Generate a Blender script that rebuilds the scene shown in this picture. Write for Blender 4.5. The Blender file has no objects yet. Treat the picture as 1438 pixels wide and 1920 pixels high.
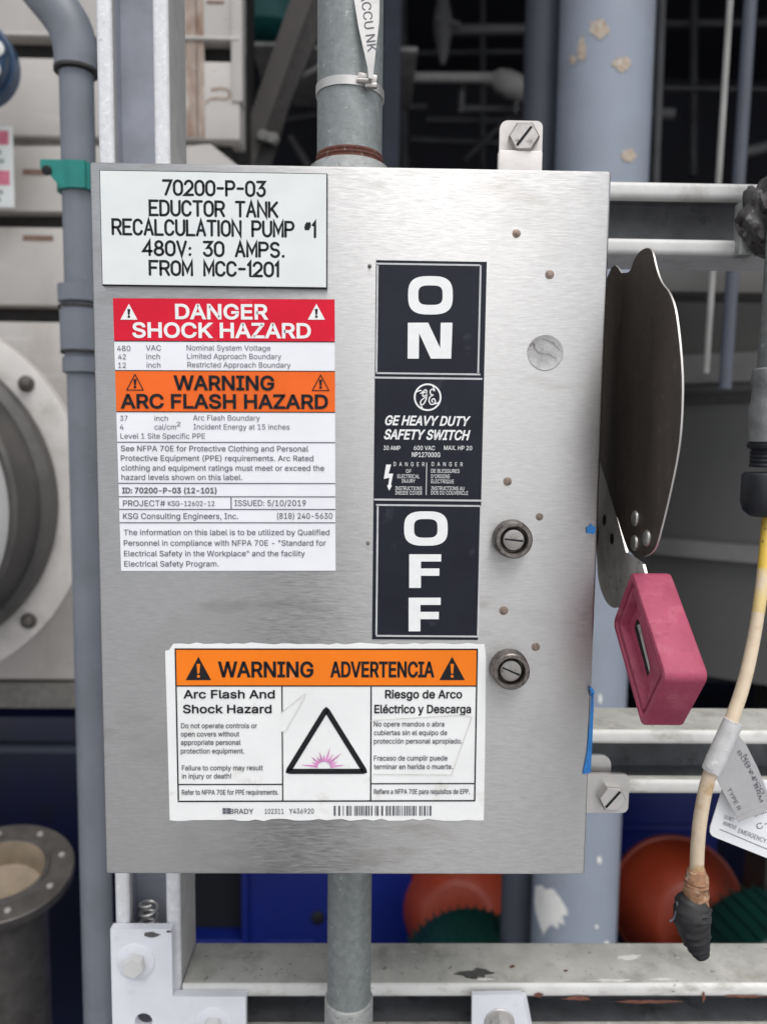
import bpy, bmesh, math, os, random
from mathutils import Vector as V, Matrix, geometry
random.seed(7)
S = bpy.context.scene
COL = S.collection
R = math.radians

# ------------------------------------------------------------------ camera
CAM = V((0.01010643, -0.37439713, 0.04715205))
RX = V((0.99979307, -0.01657243, 0.01179679))
RD = V((0.01019023, -0.09388743, -0.99553067))     # image down
RF = V((0.01760593, 0.99544488, -0.09369912))      # forward
FPX = 1441.0
cd = bpy.data.cameras.new('camera'); cam = bpy.data.objects.new('camera', cd); COL.objects.link(cam)
cam.matrix_world = Matrix(((RX.x, -RD.x, -RF.x, CAM.x), (RX.y, -RD.y, -RF.y, CAM.y), (RX.z, -RD.z, -RF.z, CAM.z), (0, 0, 0, 1)))
cd.sensor_fit = 'VERTICAL'; cd.sensor_height = 36; cd.sensor_width = 36 * 766 / 1024
cd.lens = FPX / 1920 * 36
cd.clip_start = 0.01; cd.clip_end = 500
cd.dof.use_dof = True; cd.dof.focus_distance = 0.376; cd.dof.aperture_fstop = 8.5
S.camera = cam

# ------------------------------------------------------------------ world, sun, exposure
SUN_EL, SUN_AZ = R(64), R(20)       # azimuth measured from straight behind the camera towards the right
W = bpy.data.worlds.new('World'); S.world = W; W.use_nodes = True
nt = W.node_tree; nt.nodes.clear()
sky = nt.nodes.new('ShaderNodeTexSky'); sky.sky_type = 'NISHITA'; sky.sun_disc = False
sky.sun_elevation = SUN_EL; sky.sun_rotation = math.pi - SUN_AZ; sky.air_density = 1.0; sky.dust_density = 2.0; sky.ozone_density = 1.0
hs = nt.nodes.new('ShaderNodeHueSaturation'); hs.inputs['Saturation'].default_value = 0.22
bg = nt.nodes.new('ShaderNodeBackground'); bg.inputs['Strength'].default_value = 0.12
wo = nt.nodes.new('ShaderNodeOutputWorld')
nt.links.new(sky.outputs[0], hs.inputs['Color']); nt.links.new(hs.outputs[0], bg.inputs[0]); nt.links.new(bg.outputs[0], wo.inputs[0])
sl = bpy.data.lights.new('sun', 'SUN'); sl.energy = 1.05; sl.angle = R(42); sl.color = (1, .97, .93)
so = bpy.data.objects.new('sun', sl); COL.objects.link(so)
sd = V((math.sin(SUN_AZ) * math.cos(SUN_EL), -math.cos(SUN_AZ) * math.cos(SUN_EL), math.sin(SUN_EL)))
so.rotation_euler = sd.to_track_quat('Z', 'Y').to_euler(); so.location = sd * 30
S.view_settings.view_transform = 'Standard'; S.view_settings.look = 'None'
S.view_settings.exposure = 0.74; S.view_settings.gamma = 1.0; S.view_settings.use_curve_mapping = False
S.render.engine = 'CYCLES'; S.cycles.use_denoising = True
S.cycles.max_bounces = 8; S.cycles.diffuse_bounces = 4; S.cycles.glossy_bounces = 4

# ------------------------------------------------------------------ helpers
def ray(px, py): return RX * ((px - 719) / FPX) + RD * ((py - 960) / FPX) + RF
def at(px, py, Y):
    d = ray(px, py); return CAM + d * ((Y - CAM.y) / d.y)
def atx(px, py, X):
    d = ray(px, py); return CAM + d * ((X - CAM.x) / d.x)
def atz(px, py, Z):
    d = ray(px, py); return CAM + d * ((Z - CAM.z) / d.z)
def on_cyl(px, py, c, r):
    d = ray(px, py); o = CAM - V((c[0], c[1], 0)); a = d.x ** 2 + d.y ** 2; b = 2 * (o.x * d.x + o.y * d.y); k = o.x ** 2 + o.y ** 2 - r * r
    q = max(0, b * b - 4 * a * k); return CAM + d * ((-b - math.sqrt(q)) / (2 * a))

def srgb(r, g, b):
    f = lambda c: (c / 255 / 12.92) if c <= 10 else ((c / 255 + .055) / 1.055) ** 2.4
    return (f(r), f(g), f(b))

def pm(name, col, rough=.5, metal=0., var=.1, scale=40., bump=0., bscale=300., stretch=(1, 1, 1), bstretch=(1, 1, 1), spots=(), rvar=0., spec=.5, coat=0., aniso=0.):
    """procedural principled material: base noise, list of spots (colour, scale, lo, hi, stretch, rough) and a noise bump"""
    m = bpy.data.materials.new(name); m.use_nodes = True; n = m.node_tree; L = n.links
    p = n.nodes['Principled BSDF']; tc = n.nodes.new('ShaderNodeTexCoord')
    def noise(sc, st, detail=4., rg=.55, off=0.):
        mp = n.nodes.new('ShaderNodeMapping'); mp.inputs['Scale'].default_value = st; mp.inputs['Location'].default_value = (off, off * .7, off * 1.3)
        L.new(tc.outputs['Object'], mp.inputs['Vector'])
        x = n.nodes.new('ShaderNodeTexNoise'); x.inputs['Scale'].default_value = sc; x.inputs['Detail'].default_value = detail; x.inputs['Roughness'].default_value = rg
        L.new(mp.outputs[0], x.inputs['Vector']); return x.outputs['Fac']
    def ramp(src, lo, hi):
        r = n.nodes.new('ShaderNodeMapRange'); r.inputs['From Min'].default_value = lo; r.inputs['From Max'].default_value = hi; r.clamp = True
        L.new(src, r.inputs['Value']); return r.outputs[0]
    def mix(f, a, b):
        x = n.nodes.new('ShaderNodeMix'); x.data_type = 'RGBA'
        L.new(f, x.inputs['Factor'])
        for v, s in ((a, 6), (b, 7)):
            if isinstance(v, tuple): x.inputs[s].default_value = (*v[:3], 1)
            else: L.new(v, x.inputs[s])
        return x.outputs[2]
    lo = tuple(c * (1 - var) for c in col); hi = tuple(min(1, c * (1 + var)) for c in col)
    c = mix(ramp(noise(scale, stretch), .3, .7), lo, hi)
    rg = None
    for i, s in enumerate(spots):
        f = ramp(noise(s[1], s[4] if len(s) > 4 else (1, 1, 1), 5., .6, 3.1 + i * 1.7), s[2], s[3])
        c = mix(f, c, s[0])
    L.new(c, p.inputs['Base Color'])
    p.inputs['Metallic'].default_value = metal; p.inputs['Roughness'].default_value = rough
    p.inputs['Specular IOR Level'].default_value = spec; p.inputs['Coat Weight'].default_value = coat
    if aniso:         # brushed along x: reflections spread vertically
        cx = n.nodes.new('ShaderNodeCombineXYZ'); cx.inputs[2].default_value = 1.; L.new(cx.outputs[0], p.inputs['Tangent']); p.inputs['Anisotropic'].default_value = aniso
    if rvar:
        r = n.nodes.new('ShaderNodeMapRange'); r.inputs['To Min'].default_value = max(.02, rough - rvar); r.inputs['To Max'].default_value = min(1, rough + rvar)
        r.inputs['From Min'].default_value = .3; r.inputs['From Max'].default_value = .7
        L.new(noise(scale * .7, stretch, off=9.), r.inputs['Value']); L.new(r.outputs[0], p.inputs['Roughness'])
    if bump:
        b = n.nodes.new('ShaderNodeBump'); b.inputs['Strength'].default_value = min(1, bump); b.inputs['Distance'].default_value = .0005
        L.new(noise(bscale, bstretch, 3.), b.inputs['Height']); L.new(b.outputs[0], p.inputs['Normal'])
    return m

class MB:
    def __init__(s): s.bm = bmesh.new(); s.mi = 0; s.side = None
    def face(s, vs):
        try: f = s.bm.faces.new(vs); f.material_index = s.mi; return f
        except ValueError: return None
    def add(s, verts, faces):
        b = [s.bm.verts.new(v) for v in verts]
        for f in faces: s.face([b[i] for i in f])
        return b
    def box(s, a, b, bev=0., seg=2, rot=None, about=None):
        x0, y0, z0 = (min(a[i], b[i]) for i in range(3)); x1, y1, z1 = (max(a[i], b[i]) for i in range(3))
        vs = [V((x, y, z)) for z in (z0, z1) for y in (y0, y1) for x in (x0, x1)]
        t = bmesh.new(); q = [t.verts.new(v) for v in vs]
        for f in ((0, 2, 3, 1), (4, 5, 7, 6), (0, 1, 5, 4), (2, 6, 7, 3), (0, 4, 6, 2), (1, 3, 7, 5)): t.faces.new([q[i] for i in f])
        if bev: bmesh.ops.bevel(t, geom=list(t.edges), offset=bev, segments=seg, affect='EDGES', profile=.5)
        if rot: bmesh.ops.rotate(t, verts=t.verts, cent=about or V(((x0 + x1) / 2, (y0 + y1) / 2, (z0 + z1) / 2)), matrix=rot)
        s.join(t)
    def join(s, t):
        mp = {v: s.bm.verts.new(v.co) for v in t.verts}
        for f in t.faces: s.face([mp[v] for v in f.verts])
        t.free()
    def rings(s, rings, cap0=True, cap1=True):
        rs = [[s.bm.verts.new(v) for v in r] for r in rings]
        for a, b in zip(rs, rs[1:]):
            k = len(a)
            for i in range(k): s.face((a[i], a[(i + 1) % k], b[(i + 1) % k], b[i]))
        if cap0: s.face(rs[0][::-1])
        if cap1: s.face(rs[-1])
    def tube(s, pts, r, n=24, caps=True, wob=0.):
        pts = [V(p) for p in pts]; rr = r if isinstance(r, (list, tuple)) else [r] * len(pts)
        T = [(pts[min(i + 1, len(pts) - 1)] - pts[max(i - 1, 0)]).normalized() for i in range(len(pts))]
        u = T[0].orthogonal().normalized(); out = []
        for i, p in enumerate(pts):
            u = (u - T[i] * u.dot(T[i])).normalized(); w = T[i].cross(u)
            out.append([p + (u * math.cos(2 * math.pi * k / n) + w * math.sin(2 * math.pi * k / n)) * rr[i] * (1 + random.uniform(-wob, wob)) for k in range(n)])
        s.rings(out, caps, caps)
    def lathe(s, O, ax, prof, n=48, caps=True):
        O = V(O); ax = V(ax).normalized(); u = ax.orthogonal().normalized(); w = ax.cross(u)
        s.rings([[O + ax * h + (u * math.cos(2 * math.pi * k / n) + w * math.sin(2 * math.pi * k / n)) * max(r, 1e-5) for k in range(n)] for r, h in prof], caps, caps)
    def prism(s, pts, d, holes=()):
        """planar 3-d outline pushed along vector d, holes allowed"""
        d = V(d); t = bmesh.new(); es = []
        loops = [[V(p) for p in l] for l in (pts, *holes)]
        for l in loops:
            vs = [t.verts.new(p) for p in l]
            es += [t.edges.new((vs[i], vs[(i + 1) % len(vs)])) for i in range(len(vs))]
        if holes: bmesh.ops.triangle_fill(t, use_beauty=True, edges=es)
        else: t.faces.new(t.verts[:] if False else [v for v in t.verts])
        base = list(t.faces)
        mp = {v: s.bm.verts.new(v.co) for v in t.verts}; mq = {v: s.bm.verts.new(v.co + d) for v in t.verts}
        for f in base:
            s.face([mp[v] for v in f.verts]); s.face([mq[v] for v in reversed(f.verts)])
        t.verts.ensure_lookup_table(); k = 0; vl = list(t.verts)
        for l in loops:
            m = len(l)
            for i in range(m):
                a, b = vl[k + i], vl[k + (i + 1) % m]; f_ = s.face((mp[b], mp[a], mq[a], mq[b]))
                if s.side is not None and f_: f_.material_index = s.side
            k += m
        t.free()
    def poly(s, pts): s.add(pts, [tuple(range(len(pts)))])
    def fan(s, c, pts):
        n = len(pts); s.add([c, *pts], [(0, i + 1, (i + 1) % n + 1) for i in range(n)])
    def ribbon(s, pts, w, nrm, closed=False, up=0.):
        """flat mitred stroke of width w with round ends lying in the plane of normal nrm"""
        nrm = V(nrm); P = [V(p) + nrm * up for p in pts]; n = len(P); L, Rr = [], []
        for i in range(n):
            if closed: a, b = P[(i - 1) % n], P[(i + 1) % n]
            else: a, b = P[max(i - 1, 0)], P[min(i + 1, n - 1)]
            d0 = (P[i] - a); d1 = (b - P[i])
            if d0.length < 1e-9: d0 = d1
            if d1.length < 1e-9: d1 = d0
            d0.normalize(); d1.normalize(); t = (d0 + d1); t = t.normalized() if t.length > 1e-6 else d1
            q = nrm.cross(t); c = max(.35, q.dot(nrm.cross(d1)))
            L.append(P[i] + q * (w / 2 / c)); Rr.append(P[i] - q * (w / 2 / c))
        vs = [s.bm.verts.new(v) for v in L]; ws = [s.bm.verts.new(v) for v in Rr]
        for i in range(n if closed else n - 1): j = (i + 1) % n; s.face((vs[i], ws[i], ws[j], vs[j]))
        if not closed:
            for e, k in ((0, 1), (-1, -1)):
                t = ((P[0] - P[1]) if e == 0 else (P[-1] - P[-2])).normalized(); q = nrm.cross(t)
                cap = [P[e] + (q * math.cos(a) + t * math.sin(a)) * (w / 2) for a in [math.pi * i / 6 for i in range(1, 6)]]
                cv = [s.bm.verts.new(c) for c in cap]
                ends = (ws[0], vs[0]) if e == 0 else (vs[-1], ws[-1])
                s.face([ends[0], *cv, ends[1]])
    def build(s, name, mats, parent=None, smooth=38):
        o0 = ORG.get(parent.name, V((0, 0, 0))) if parent else V((0, 0, 0))
        bmesh.ops.recalc_face_normals(s.bm, faces=s.bm.faces)
        lim = R(smooth)
        for f in s.bm.faces: f.smooth = True
        for e in s.bm.edges:
            if len(e.link_faces) != 2 or e.calc_face_angle(9) > lim: e.smooth = False
        for v in s.bm.verts: v.co -= o0
        me = bpy.data.meshes.new(name); s.bm.to_mesh(me); s.bm.free()
        for m in (mats if isinstance(mats, (list, tuple)) else [mats]): me.materials.append(m)
        o = bpy.data.objects.new(name, me); COL.objects.link(o)
        if parent: o.parent = parent
        ORG[o.name] = o0
        return o

ORG = {}
def thing(name, label, cat, loc, group=None):
    o = bpy.data.objects.new(name, None); COL.objects.link(o); o.location = loc; o.empty_display_size = .02
    ORG[o.name] = V(loc); o['label'] = label; o['category'] = cat
    if group: o['group'] = group
    return o
def tag(o, label, cat, group=None):
    o['label'] = label; o['category'] = cat
    if group: o['group'] = group
    return o

def rrect(cx, cy, hx, hy, r, n=5):
    out = []
    for sx, sy, a0 in ((1, 1, 0), (-1, 1, 90), (-1, -1, 180), (1, -1, 270)):
        for i in range(n + 1):
            a = R(a0 + 90 * i / n); out.append((cx + sx * (hx - r) + r * math.cos(a), cy + sy * (hy - r) + r * math.sin(a)))
    return out
def jag(cx, cy, rx, ry, n=26, j=.28):
    return [(cx + rx * math.cos(2 * math.pi * i / n) * (1 + random.uniform(-j, j)), cy + ry * math.sin(2 * math.pi * i / n) * (1 + random.uniform(-j, j))) for i in range(n)]
def spline(p, k=8):
    p = [V(q) for q in p]; out = []
    for i in range(len(p) - 1):
        a, b, c, d = p[max(i - 1, 0)], p[i], p[i + 1], p[min(i + 2, len(p) - 1)]
        for j in range(k):
            t = j / k; out.append(.5 * ((2 * b) + (c - a) * t + (2 * a - 5 * b + 4 * c - d) * t * t + (3 * b - a - 3 * c + d) * t ** 3))
    out.append(p[-1]); return out

# ------------------------------------------------------------------ lettering
try: FONT = bpy.data.fonts.load(os.path.join(bpy.utils.system_resource('DATAFILES', path='fonts'), 'Inter.woff2'))
except Exception: FONT = None
LOOPS = []
def glyphs(body, bold=0., shear=0., spacing=1.):
    """letters as filled outlines: every outer contour is filled on its own (with its holes), LOOPS keeps all contours"""
    c = bpy.data.curves.new('t', 'FONT'); c.body = body; c.shear = shear; c.space_character = spacing
    if FONT: c.font = FONT
    o = bpy.data.objects.new('t', c); COL.objects.link(o); LOOPS.clear()
    dg = bpy.context.evaluated_depsgraph_get(); cu = o.evaluated_get(dg).to_curve(dg)
    cont = []
    for sp in cu.splines:
        bp = sp.bezier_points; n = len(bp); l = []
        for i in range(n):
            p, q = bp[i], bp[(i + 1) % n]; a, b, c_, d = p.co, p.handle_right, q.handle_left, q.co
            st = ((b - a).length + (c_ - b).length + (d - c_).length) > (d - a).length * 1.002
            for t in ((0, .25, .5, .75) if st else (0,)): r = a * (1 - t) ** 3 + b * 3 * t * (1 - t) ** 2 + c_ * 3 * t * t * (1 - t) + d * t ** 3; l.append((r.x, r.y))
        l = [l[i] for i in range(len(l)) if math.dist(l[i], l[i - 1]) > .0015]
        if len(l) > 2: cont.append(l)
    box_ = [(min(p[0] for p in l), max(p[0] for p in l), min(p[1] for p in l), max(p[1] for p in l)) for l in cont]
    def winding(x, y):
        w = 0
        for l, (a0, a1, b0, b1) in zip(cont, box_):
            if not (a0 <= x <= a1 and b0 <= y <= b1): continue
            for i in range(len(l)):
                (x0, y0), (x1, y1) = l[i - 1], l[i]
                if (y0 > y) != (y1 > y) and x < x0 + (y - y0) / (y1 - y0) * (x1 - x0): w += 1 if y1 > y0 else -1
        return w
    P, E_ = [], []
    for l in cont:
        k = len(P); P += [V(p) for p in l]; E_ += [(k + i, k + (i + 1) % len(l)) for i in range(len(l))]
    co, _e, fc, _a, _b, _c = geometry.delaunay_2d_cdt(P, E_, [], 0, 1e-5)
    vs = [(p.x, p.y, 0) for p in co]
    fs = [tuple(f) for f in fc if winding(sum(co[i].x for i in f) / len(f), sum(co[i].y for i in f) / len(f))]
    o.to_curve_clear() if hasattr(o, 'to_curve_clear') else None
    bpy.data.objects.remove(o); bpy.data.curves.remove(c)
    if bold: LOOPS.extend(cont)
    return vs, fs
_h = glyphs('H'); CAPH = max(v[1] for v in _h[0])

class Sheet:
    """a flat sticker on the cover: photo pixels are measured into metres on the cover, rotated by rot about its middle"""
    def __init__(s, px, py, Y, rot=0.):
        s.O = at(px, py, Y); s.Y = Y; s.fy = None; a = R(rot); s.u = V((math.cos(a), 0, math.sin(a))); s.v = V((-math.sin(a), 0, math.cos(a)))
    def uv(s, px, py):
        d = at(px, py, s.Y) - s.O; return d.dot(s.u), d.dot(s.v)
    def P(s, u, v, h=0.): return s.O + s.u * u + s.v * v + V((0, -h, 0))
    def q(s, px, py, h=0.): return s.P(*s.uv(px, py), h)
    def rect(s, m, x0, y0, x1, y1, h):
        ym = s.fy or (y0 + y1) / 2; a = s.uv(x0, ym)[0]; b = s.uv(x1, ym)[0]; c = s.uv((x0 + x1) / 2, y0)[1]; d = s.uv((x0 + x1) / 2, y1)[1]
        m.poly([s.P(a, d, h), s.P(b, d, h), s.P(b, c, h), s.P(a, c, h)])
    def frame(s, m, x0, y0, x1, y1, w, h):
        s.rect(m, x0, y0, x1, y0 + w, h); s.rect(m, x0, y1 - w, x1, y1, h); s.rect(m, x0, y0 + w, x0 + w, y1 - w, h); s.rect(m, x1 - w, y0 + w, x1, y1 - w, h)
    def text(s, m, body, x0, x1, base, cap, h, bold=0., shear=0., spacing=1.):
        vs, fs = glyphs(body, bold, shear, spacing); a = min(v[0] for v in vs); b = max(v[0] for v in vs)
        u0, v0 = s.uv(x0, base); u1, v1 = s.uv(x1, base); v0 = (v0 + v1) / 2
        a -= bold; b += bold
        k = (s.uv(x0, base - cap)[1] - s.uv(x0, base)[1]) / (CAPH + 2 * bold)
        T = lambda x, y, z=0: s.P(u0 + (x - a) / (b - a) * (u1 - u0), v0 + (y + bold) * k, h + z * .000002)
        m.add([T(*v) for v in vs], fs)
        for q, l in enumerate(list(LOOPS) if bold else ()):
            l = [l[i] for i in range(len(l)) if math.dist(l[i], l[i - 1]) > .004]
            if len(l) > 2: m.ribbon([T(x, y) for x, y in l], 2 * bold * k, (0, -1, 0), True, up=.000014 + .000002 * (q % 5))
    def shape(s, m, pts, h): m.poly([s.q(x, y, h) for x, y in pts])

# ------------------------------------------------------------------ materials
SCR = (1.2, 1., 90.)
M = {}
M['steel'] = pm('brushed_stainless', (.49, .487, .484), .44, 1., .08, 50., .11, 80., (4, 1, 40), (3, 1, 45), rvar=.08, aniso=.86,
                spots=[((.40, .395, .385), 13, .52, .80), ((.57, .565, .56), 60, .64, .85, (3, 1, 20)), ((.35, .335, .315), 32, .60, .82, (.6, 1, 2.2)), ((.16, .14, .12), 420, .735, .77)])
M['disc'] = pm('dull_disc', (.47, .465, .46), .5, 1., .12, 120., .5, 300., spots=[((.34, .33, .31), 160, .55, .72)])
M['steel_plain'] = pm('plain_stainless', (.56, .545, .525), .42, .75, .12, 60., .1, 300.)
M['steel_dirty'] = pm('dull_stainless', (.42, .40, .38), .42, 1., .2, 90., .2, 400., spots=[((.12, .09, .07), 220, .56, .72)])
M['screw_dark'] = pm('tarnished_screw', (.22, .20, .185), .42, 1., .3, 300., .3, 500., spots=[((.05, .04, .035), 420, .52, .7)])
M['spot'] = pm('weld_dimple', (.26, .205, .17), .5, .6, .4, 700.)
M['galv'] = pm('galvanised_conduit', (.245, .265, .262), .55, .55, .16, 260., .35, 700., spots=[((.22, .24, .24), 95, .5, .75), ((.52, .54, .53), 300, .62, .78), ((.14, .15, .15), 900, .66, .72)])
M['galv_light'] = pm('galvanised_fitting', (.42, .43, .42), .5, .5, .15, 200., .3, 600., spots=[((.2, .2, .19), 260, .56, .7)])
M['rust_ring'] = pm('rusty_thread', (.105, .032, .022), .85, 0., .35, 320., .8, 800., spots=[((.25, .2, .18), 420, .6, .72)])
M['paint'] = pm('white_paint', (.62, .615, .60), .5, 0., .08, 60., .2, 300., spots=[((.40, .39, .36), 46, .55, .78), ((.16, .15, .14), 330, .69, .74), ((.32, .3, .27), 130, .68, .8)])
M['paint_grime'] = pm('grimy_white_paint', (.46, .455, .42), .65, 0., .14, 45., .25, 300., spots=[((.26, .25, .22), 38, .5, .75), ((.12, .11, .1), 260, .64, .72), ((.62, .61, .58), 120, .64, .75)])
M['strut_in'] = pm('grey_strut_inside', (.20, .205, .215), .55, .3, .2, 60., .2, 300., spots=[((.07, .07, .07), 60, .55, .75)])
M['strut_galv'] = pm('speckled_strut', (.66, .665, .68), .5, .05, .08, 200., .3, 500., spots=[((.8, .8, .8), 420, .55, .7), ((.45, .46, .48), 300, .62, .75)])
M['strut_side'] = pm('grey_strut_side', (.40, .395, .39), .6, .1, .1, 90., .2, 400.)
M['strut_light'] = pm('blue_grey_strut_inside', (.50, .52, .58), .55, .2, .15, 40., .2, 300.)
M['ear'] = pm('stained_ear', (.66, .625, .60), .5, .1, .1, 80., .2, 300., spots=[((.42, .30, .25), 120, .6, .8), ((.2, .17, .15), 300, .7, .76)])
M['paint_worn'] = pm('worn_white_paint', (.68, .675, .65), .55, 0., .08, 60., .3, 200., spots=[((.40, .39, .35), 40, .55, .72, (1, 1, 2)), ((.14, .12, .10), 160, .66, .71, (.6, 1, 2))])
M['plate_white'] = pm('bracket_white_paint', (.76, .77, .82), .5, 0., .05, 40., .15, 250., spots=[((.5, .5, .52), 35, .6, .8), ((.2, .19, .18), 300, .73, .77)])
M['chip'] = pm('bare_chipped_steel', (.12, .12, .115), .6, .4, .25, 400.)
M['chip_white'] = pm('white_primer_chip', (.78, .77, .74), .6, 0., .06, 200.)
M['chip_rust'] = pm('rusty_paint_chip', (.44, .37, .29), .8, 0., .25, 220., spots=[((.34, .16, .09), 200, .55, .66), ((.52, .53, .5), 160, .55, .64)])
M['nameplate'] = pm('engraved_white_plastic', (.72, .745, .73), .38, 0., .03, 60., spots=[((.60, .66, .74), 28, .58, .8), ((.5, .5, .48), 420, .72, .76)])
M['black'] = pm('black_print', (.010, .011, .014), .55, 0., .2, 200., spec=.25)
M['black_plate'] = pm('black_decal', (.009, .0105, .019), .45, 0., .25, 40., .06, 200., spec=.3, spots=[((.05, .055, .07), 60, .62, .8), ((.2, .2, .22), 420, .755, .79)])
M['white_print'] = pm('white_print', (.80, .81, .80), .5, 0., .04, 200.)
M['silver_line'] = pm('silver_line', (.52, .52, .53), .5, 0., .1, 200.)
M['paper'] = pm('white_label_vinyl', (.80, .81, .84), .5, 0., .03, 40., .08, 120.)
M['paper_worn'] = pm('worn_label_vinyl', (.82, .825, .815), .40, 0., .05, 25., .8, 55., spots=[((.62, .60, .54), 60, .62, .8), ((.5, .45, .4), 330, .74, .78)])
M['film'] = pm('film_edge_grey', (.60, .585, .55), .5, 0., .2, 200.)
M['red'] = pm('red_print', (.66, .010, .035), .5, 0., .10, 30., .08, 120., spec=.2, spots=[((.68, .1, .12), 70, .64, .75)])
M['orange'] = pm('orange_print', (.80, .135, .018), .5, 0., .1, 30., .08, 120., spec=.2, spots=[((.75, .25, .12), 22, .62, .8)])
M['orange_b'] = pm('bright_orange_print', (.86, .20, .010), .5, 0., .05, 30., .15, 60., spec=.25, spots=[((.8, .34, .12), 70, .66, .8)])
M['grey_print'] = pm('grey_print', (.10, .10, .12), .5, 0., .3, 300.)
M['pink_print'] = pm('faded_pink_print', (.62, .26, .50), .5, 0., .3, 300.)
M['pink'] = pm('faded_red_plastic', (.345, .052, .104), .6, 0., .13, 45., .3, 500., spots=[((.44, .11, .16), 80, .52, .75), ((.30, .04, .08), 300, .55, .72), ((.5, .3, .32), 260, .68, .8)])
M['handle'] = pm('dark_tarnished_steel', (.085, .068, .056), .46, .5, .12, 25., .25, 260., (1, 1.2, .8), spots=[((.16, .125, .10), 190, .58, .78, (1, 1, .8)), ((.045, .036, .03), 22, .5, .75, (1, 2, .35)), ((.03, .025, .02), 260, .6, .75)])
M['lever'] = pm('lever_steel', (.46, .445, .42), .55, .1, .25, 60., .2, 300., spots=[((.08, .07, .06), 200, .6, .75)])
M['rivet'] = pm('rivet_steel', (.52, .51, .48), .38, .9, .2, 400., .2, 500.)
M['tape'] = pm('blue_painters_tape', (.02, .17, .47), .7, 0., .15, 200., .4, 500.)
M['pvc'] = pm('grey_pvc', (.17, .183, .213), .45, 0., .07, 25., spots=[((.13, .145, .165), 18, .5, .75), ((.3, .31, .32), 160, .7, .76)])
M['teal'] = pm('teal_clamp_plastic', (.004, .20, .17), .5, 0., .12, 60.)
M['dark_steel'] = pm('dark_steel', (.04, .037, .035), .6, .4, .3, 90.)
M['panel'] = pm('beige_panel_paint', (.47, .445, .42), .65, 0., .08, 9., .1, 60., spots=[((.36, .32, .28), 9, .52, .72, (1, 1, .4)), ((.58, .56, .54), 14, .58, .75, (.4, 1, 1.6)), ((.22, .14, .09), 34, .66, .76, (.6, 1, 2))])
M['panel_gap'] = pm('panel_gap_shadow_steel', (.018, .016, .015), .8, 0., .3, 60.)
M['slot'] = pm('rusty_slot', (.20, .12, .09), .85, 0., .3, 120.)
M['rust_pale'] = pm('pale_rust_run', (.34, .27, .225), .85, 0., .2, 30., spots=[((.22, .13, .09), 60, .5, .7, (1, 1, .3)), ((.48, .44, .41), 50, .55, .7, (1, 1, .4))])
M['groove'] = pm('grey_groove', (.17, .16, .145), .8, 0., .2, 90.)
M['blue_flange'] = pm('blue_flange_paint', (.006, .042, .105), .4, 0., .2, 40., spots=[((.005, .02, .05), 50, .55, .75)])
M['drum_ring'] = pm('off_white_flange', (.53, .505, .48), .55, 0., .06, 20., spots=[((.36, .34, .31), 16, .52, .75), ((.2, .17, .15), 60, .66, .76)])
M['drum_side'] = pm('grey_barrel', (.09, .086, .082), .45, .3, .2, 12., spots=[((.15, .14, .13), 9, .5, .75)])
M['drum_cover'] = pm('drum_cover', (.40, .395, .385), .5, .2, .14, 6., spots=[((.3, .3, .3), 10, .5, .7)])
M['bolt_dark'] = pm('dark_bolt', (.11, .10, .092), .5, .6, .3, 200.)
M['sign'] = pm('white_sign', (.70, .72, .70), .5, 0., .05, 30.)
M['sign_red'] = pm('faded_red_sign_ink', (.60, .16, .24), .6, 0., .2, 60.)
M['sign_grey'] = pm('faded_grey_sign_ink', (.30, .36, .33), .6, 0., .2, 90.)
M['flange_steel'] = pm('weathered_steel', (.13, .122, .115), .42, .7, .25, 40., .2, 200., spots=[((.1, .09, .08), 60, .55, .7)])
M['beige_in'] = pm('beige_liner', (.25, .20, .145), .6, 0., .2, 40.)
M['column'] = pm('blue_grey_paint', (.27, .30, .36), .42, 0., .05, 8., .1, 60., spots=[((.235, .265, .31), 7, .5, .75), ((.33, .35, .39), 40, .66, .8, (1, 1, .4))])
M['column_b'] = pm('dull_grey_paint', (.065, .072, .092), .5, 0., .1, 8.)
M['beam'] = pm('dull_beam_paint', (.085, .076, .072), .7, 0., .12, 14., spots=[((.09, .07, .065), 30, .6, .75)])
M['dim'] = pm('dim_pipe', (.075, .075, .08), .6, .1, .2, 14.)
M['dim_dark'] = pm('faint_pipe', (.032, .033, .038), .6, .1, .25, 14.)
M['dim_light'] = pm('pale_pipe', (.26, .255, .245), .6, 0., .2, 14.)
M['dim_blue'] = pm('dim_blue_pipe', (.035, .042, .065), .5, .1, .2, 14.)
M['tank'] = pm('olive_grey_tank', (.075, .074, .071), .5, .1, .08, 2.5, spots=[((.105, .10, .093), 3, .55, .75)])
M['tank_band'] = pm('tank_band', (.17, .165, .16), .5, .3, .15, 12.)
M['blue'] = pm('blue_machine_paint', (.0012, .010, .14), .45, 0., .15, 6., spots=[((.003, .01, .08), 10, .6, .8)])
M['navy'] = pm('navy_skid_paint', (.0008, .003, .030), .45, 0., .25, 5., spots=[((.001, .002, .012), 8, .5, .7)])
M['orange_casing'] = pm('orange_casing_paint', (.24, .028, .008), .5, 0., .12, 10.)
M['green_motor'] = pm('green_motor_paint', (.003, .030, .024), .45, 0., .2, 10.)
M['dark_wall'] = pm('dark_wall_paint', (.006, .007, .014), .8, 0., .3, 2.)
M['floor'] = pm('concrete', (.50, .495, .495), .85, 0., .15, 2., .1, 40.)
M['gloom_floor'] = pm('shade_dark_floor', (.003, .005, .024), .6, 0., .3, 3.)
M['cable'] = pm('dirty_cable_jacket', (.60, .49, .36), .6, 0., .12, 60., .3, 400., spots=[((.42, .27, .12), 60, .58, .72), ((.15, .12, .1), 330, .69, .75)])
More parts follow.
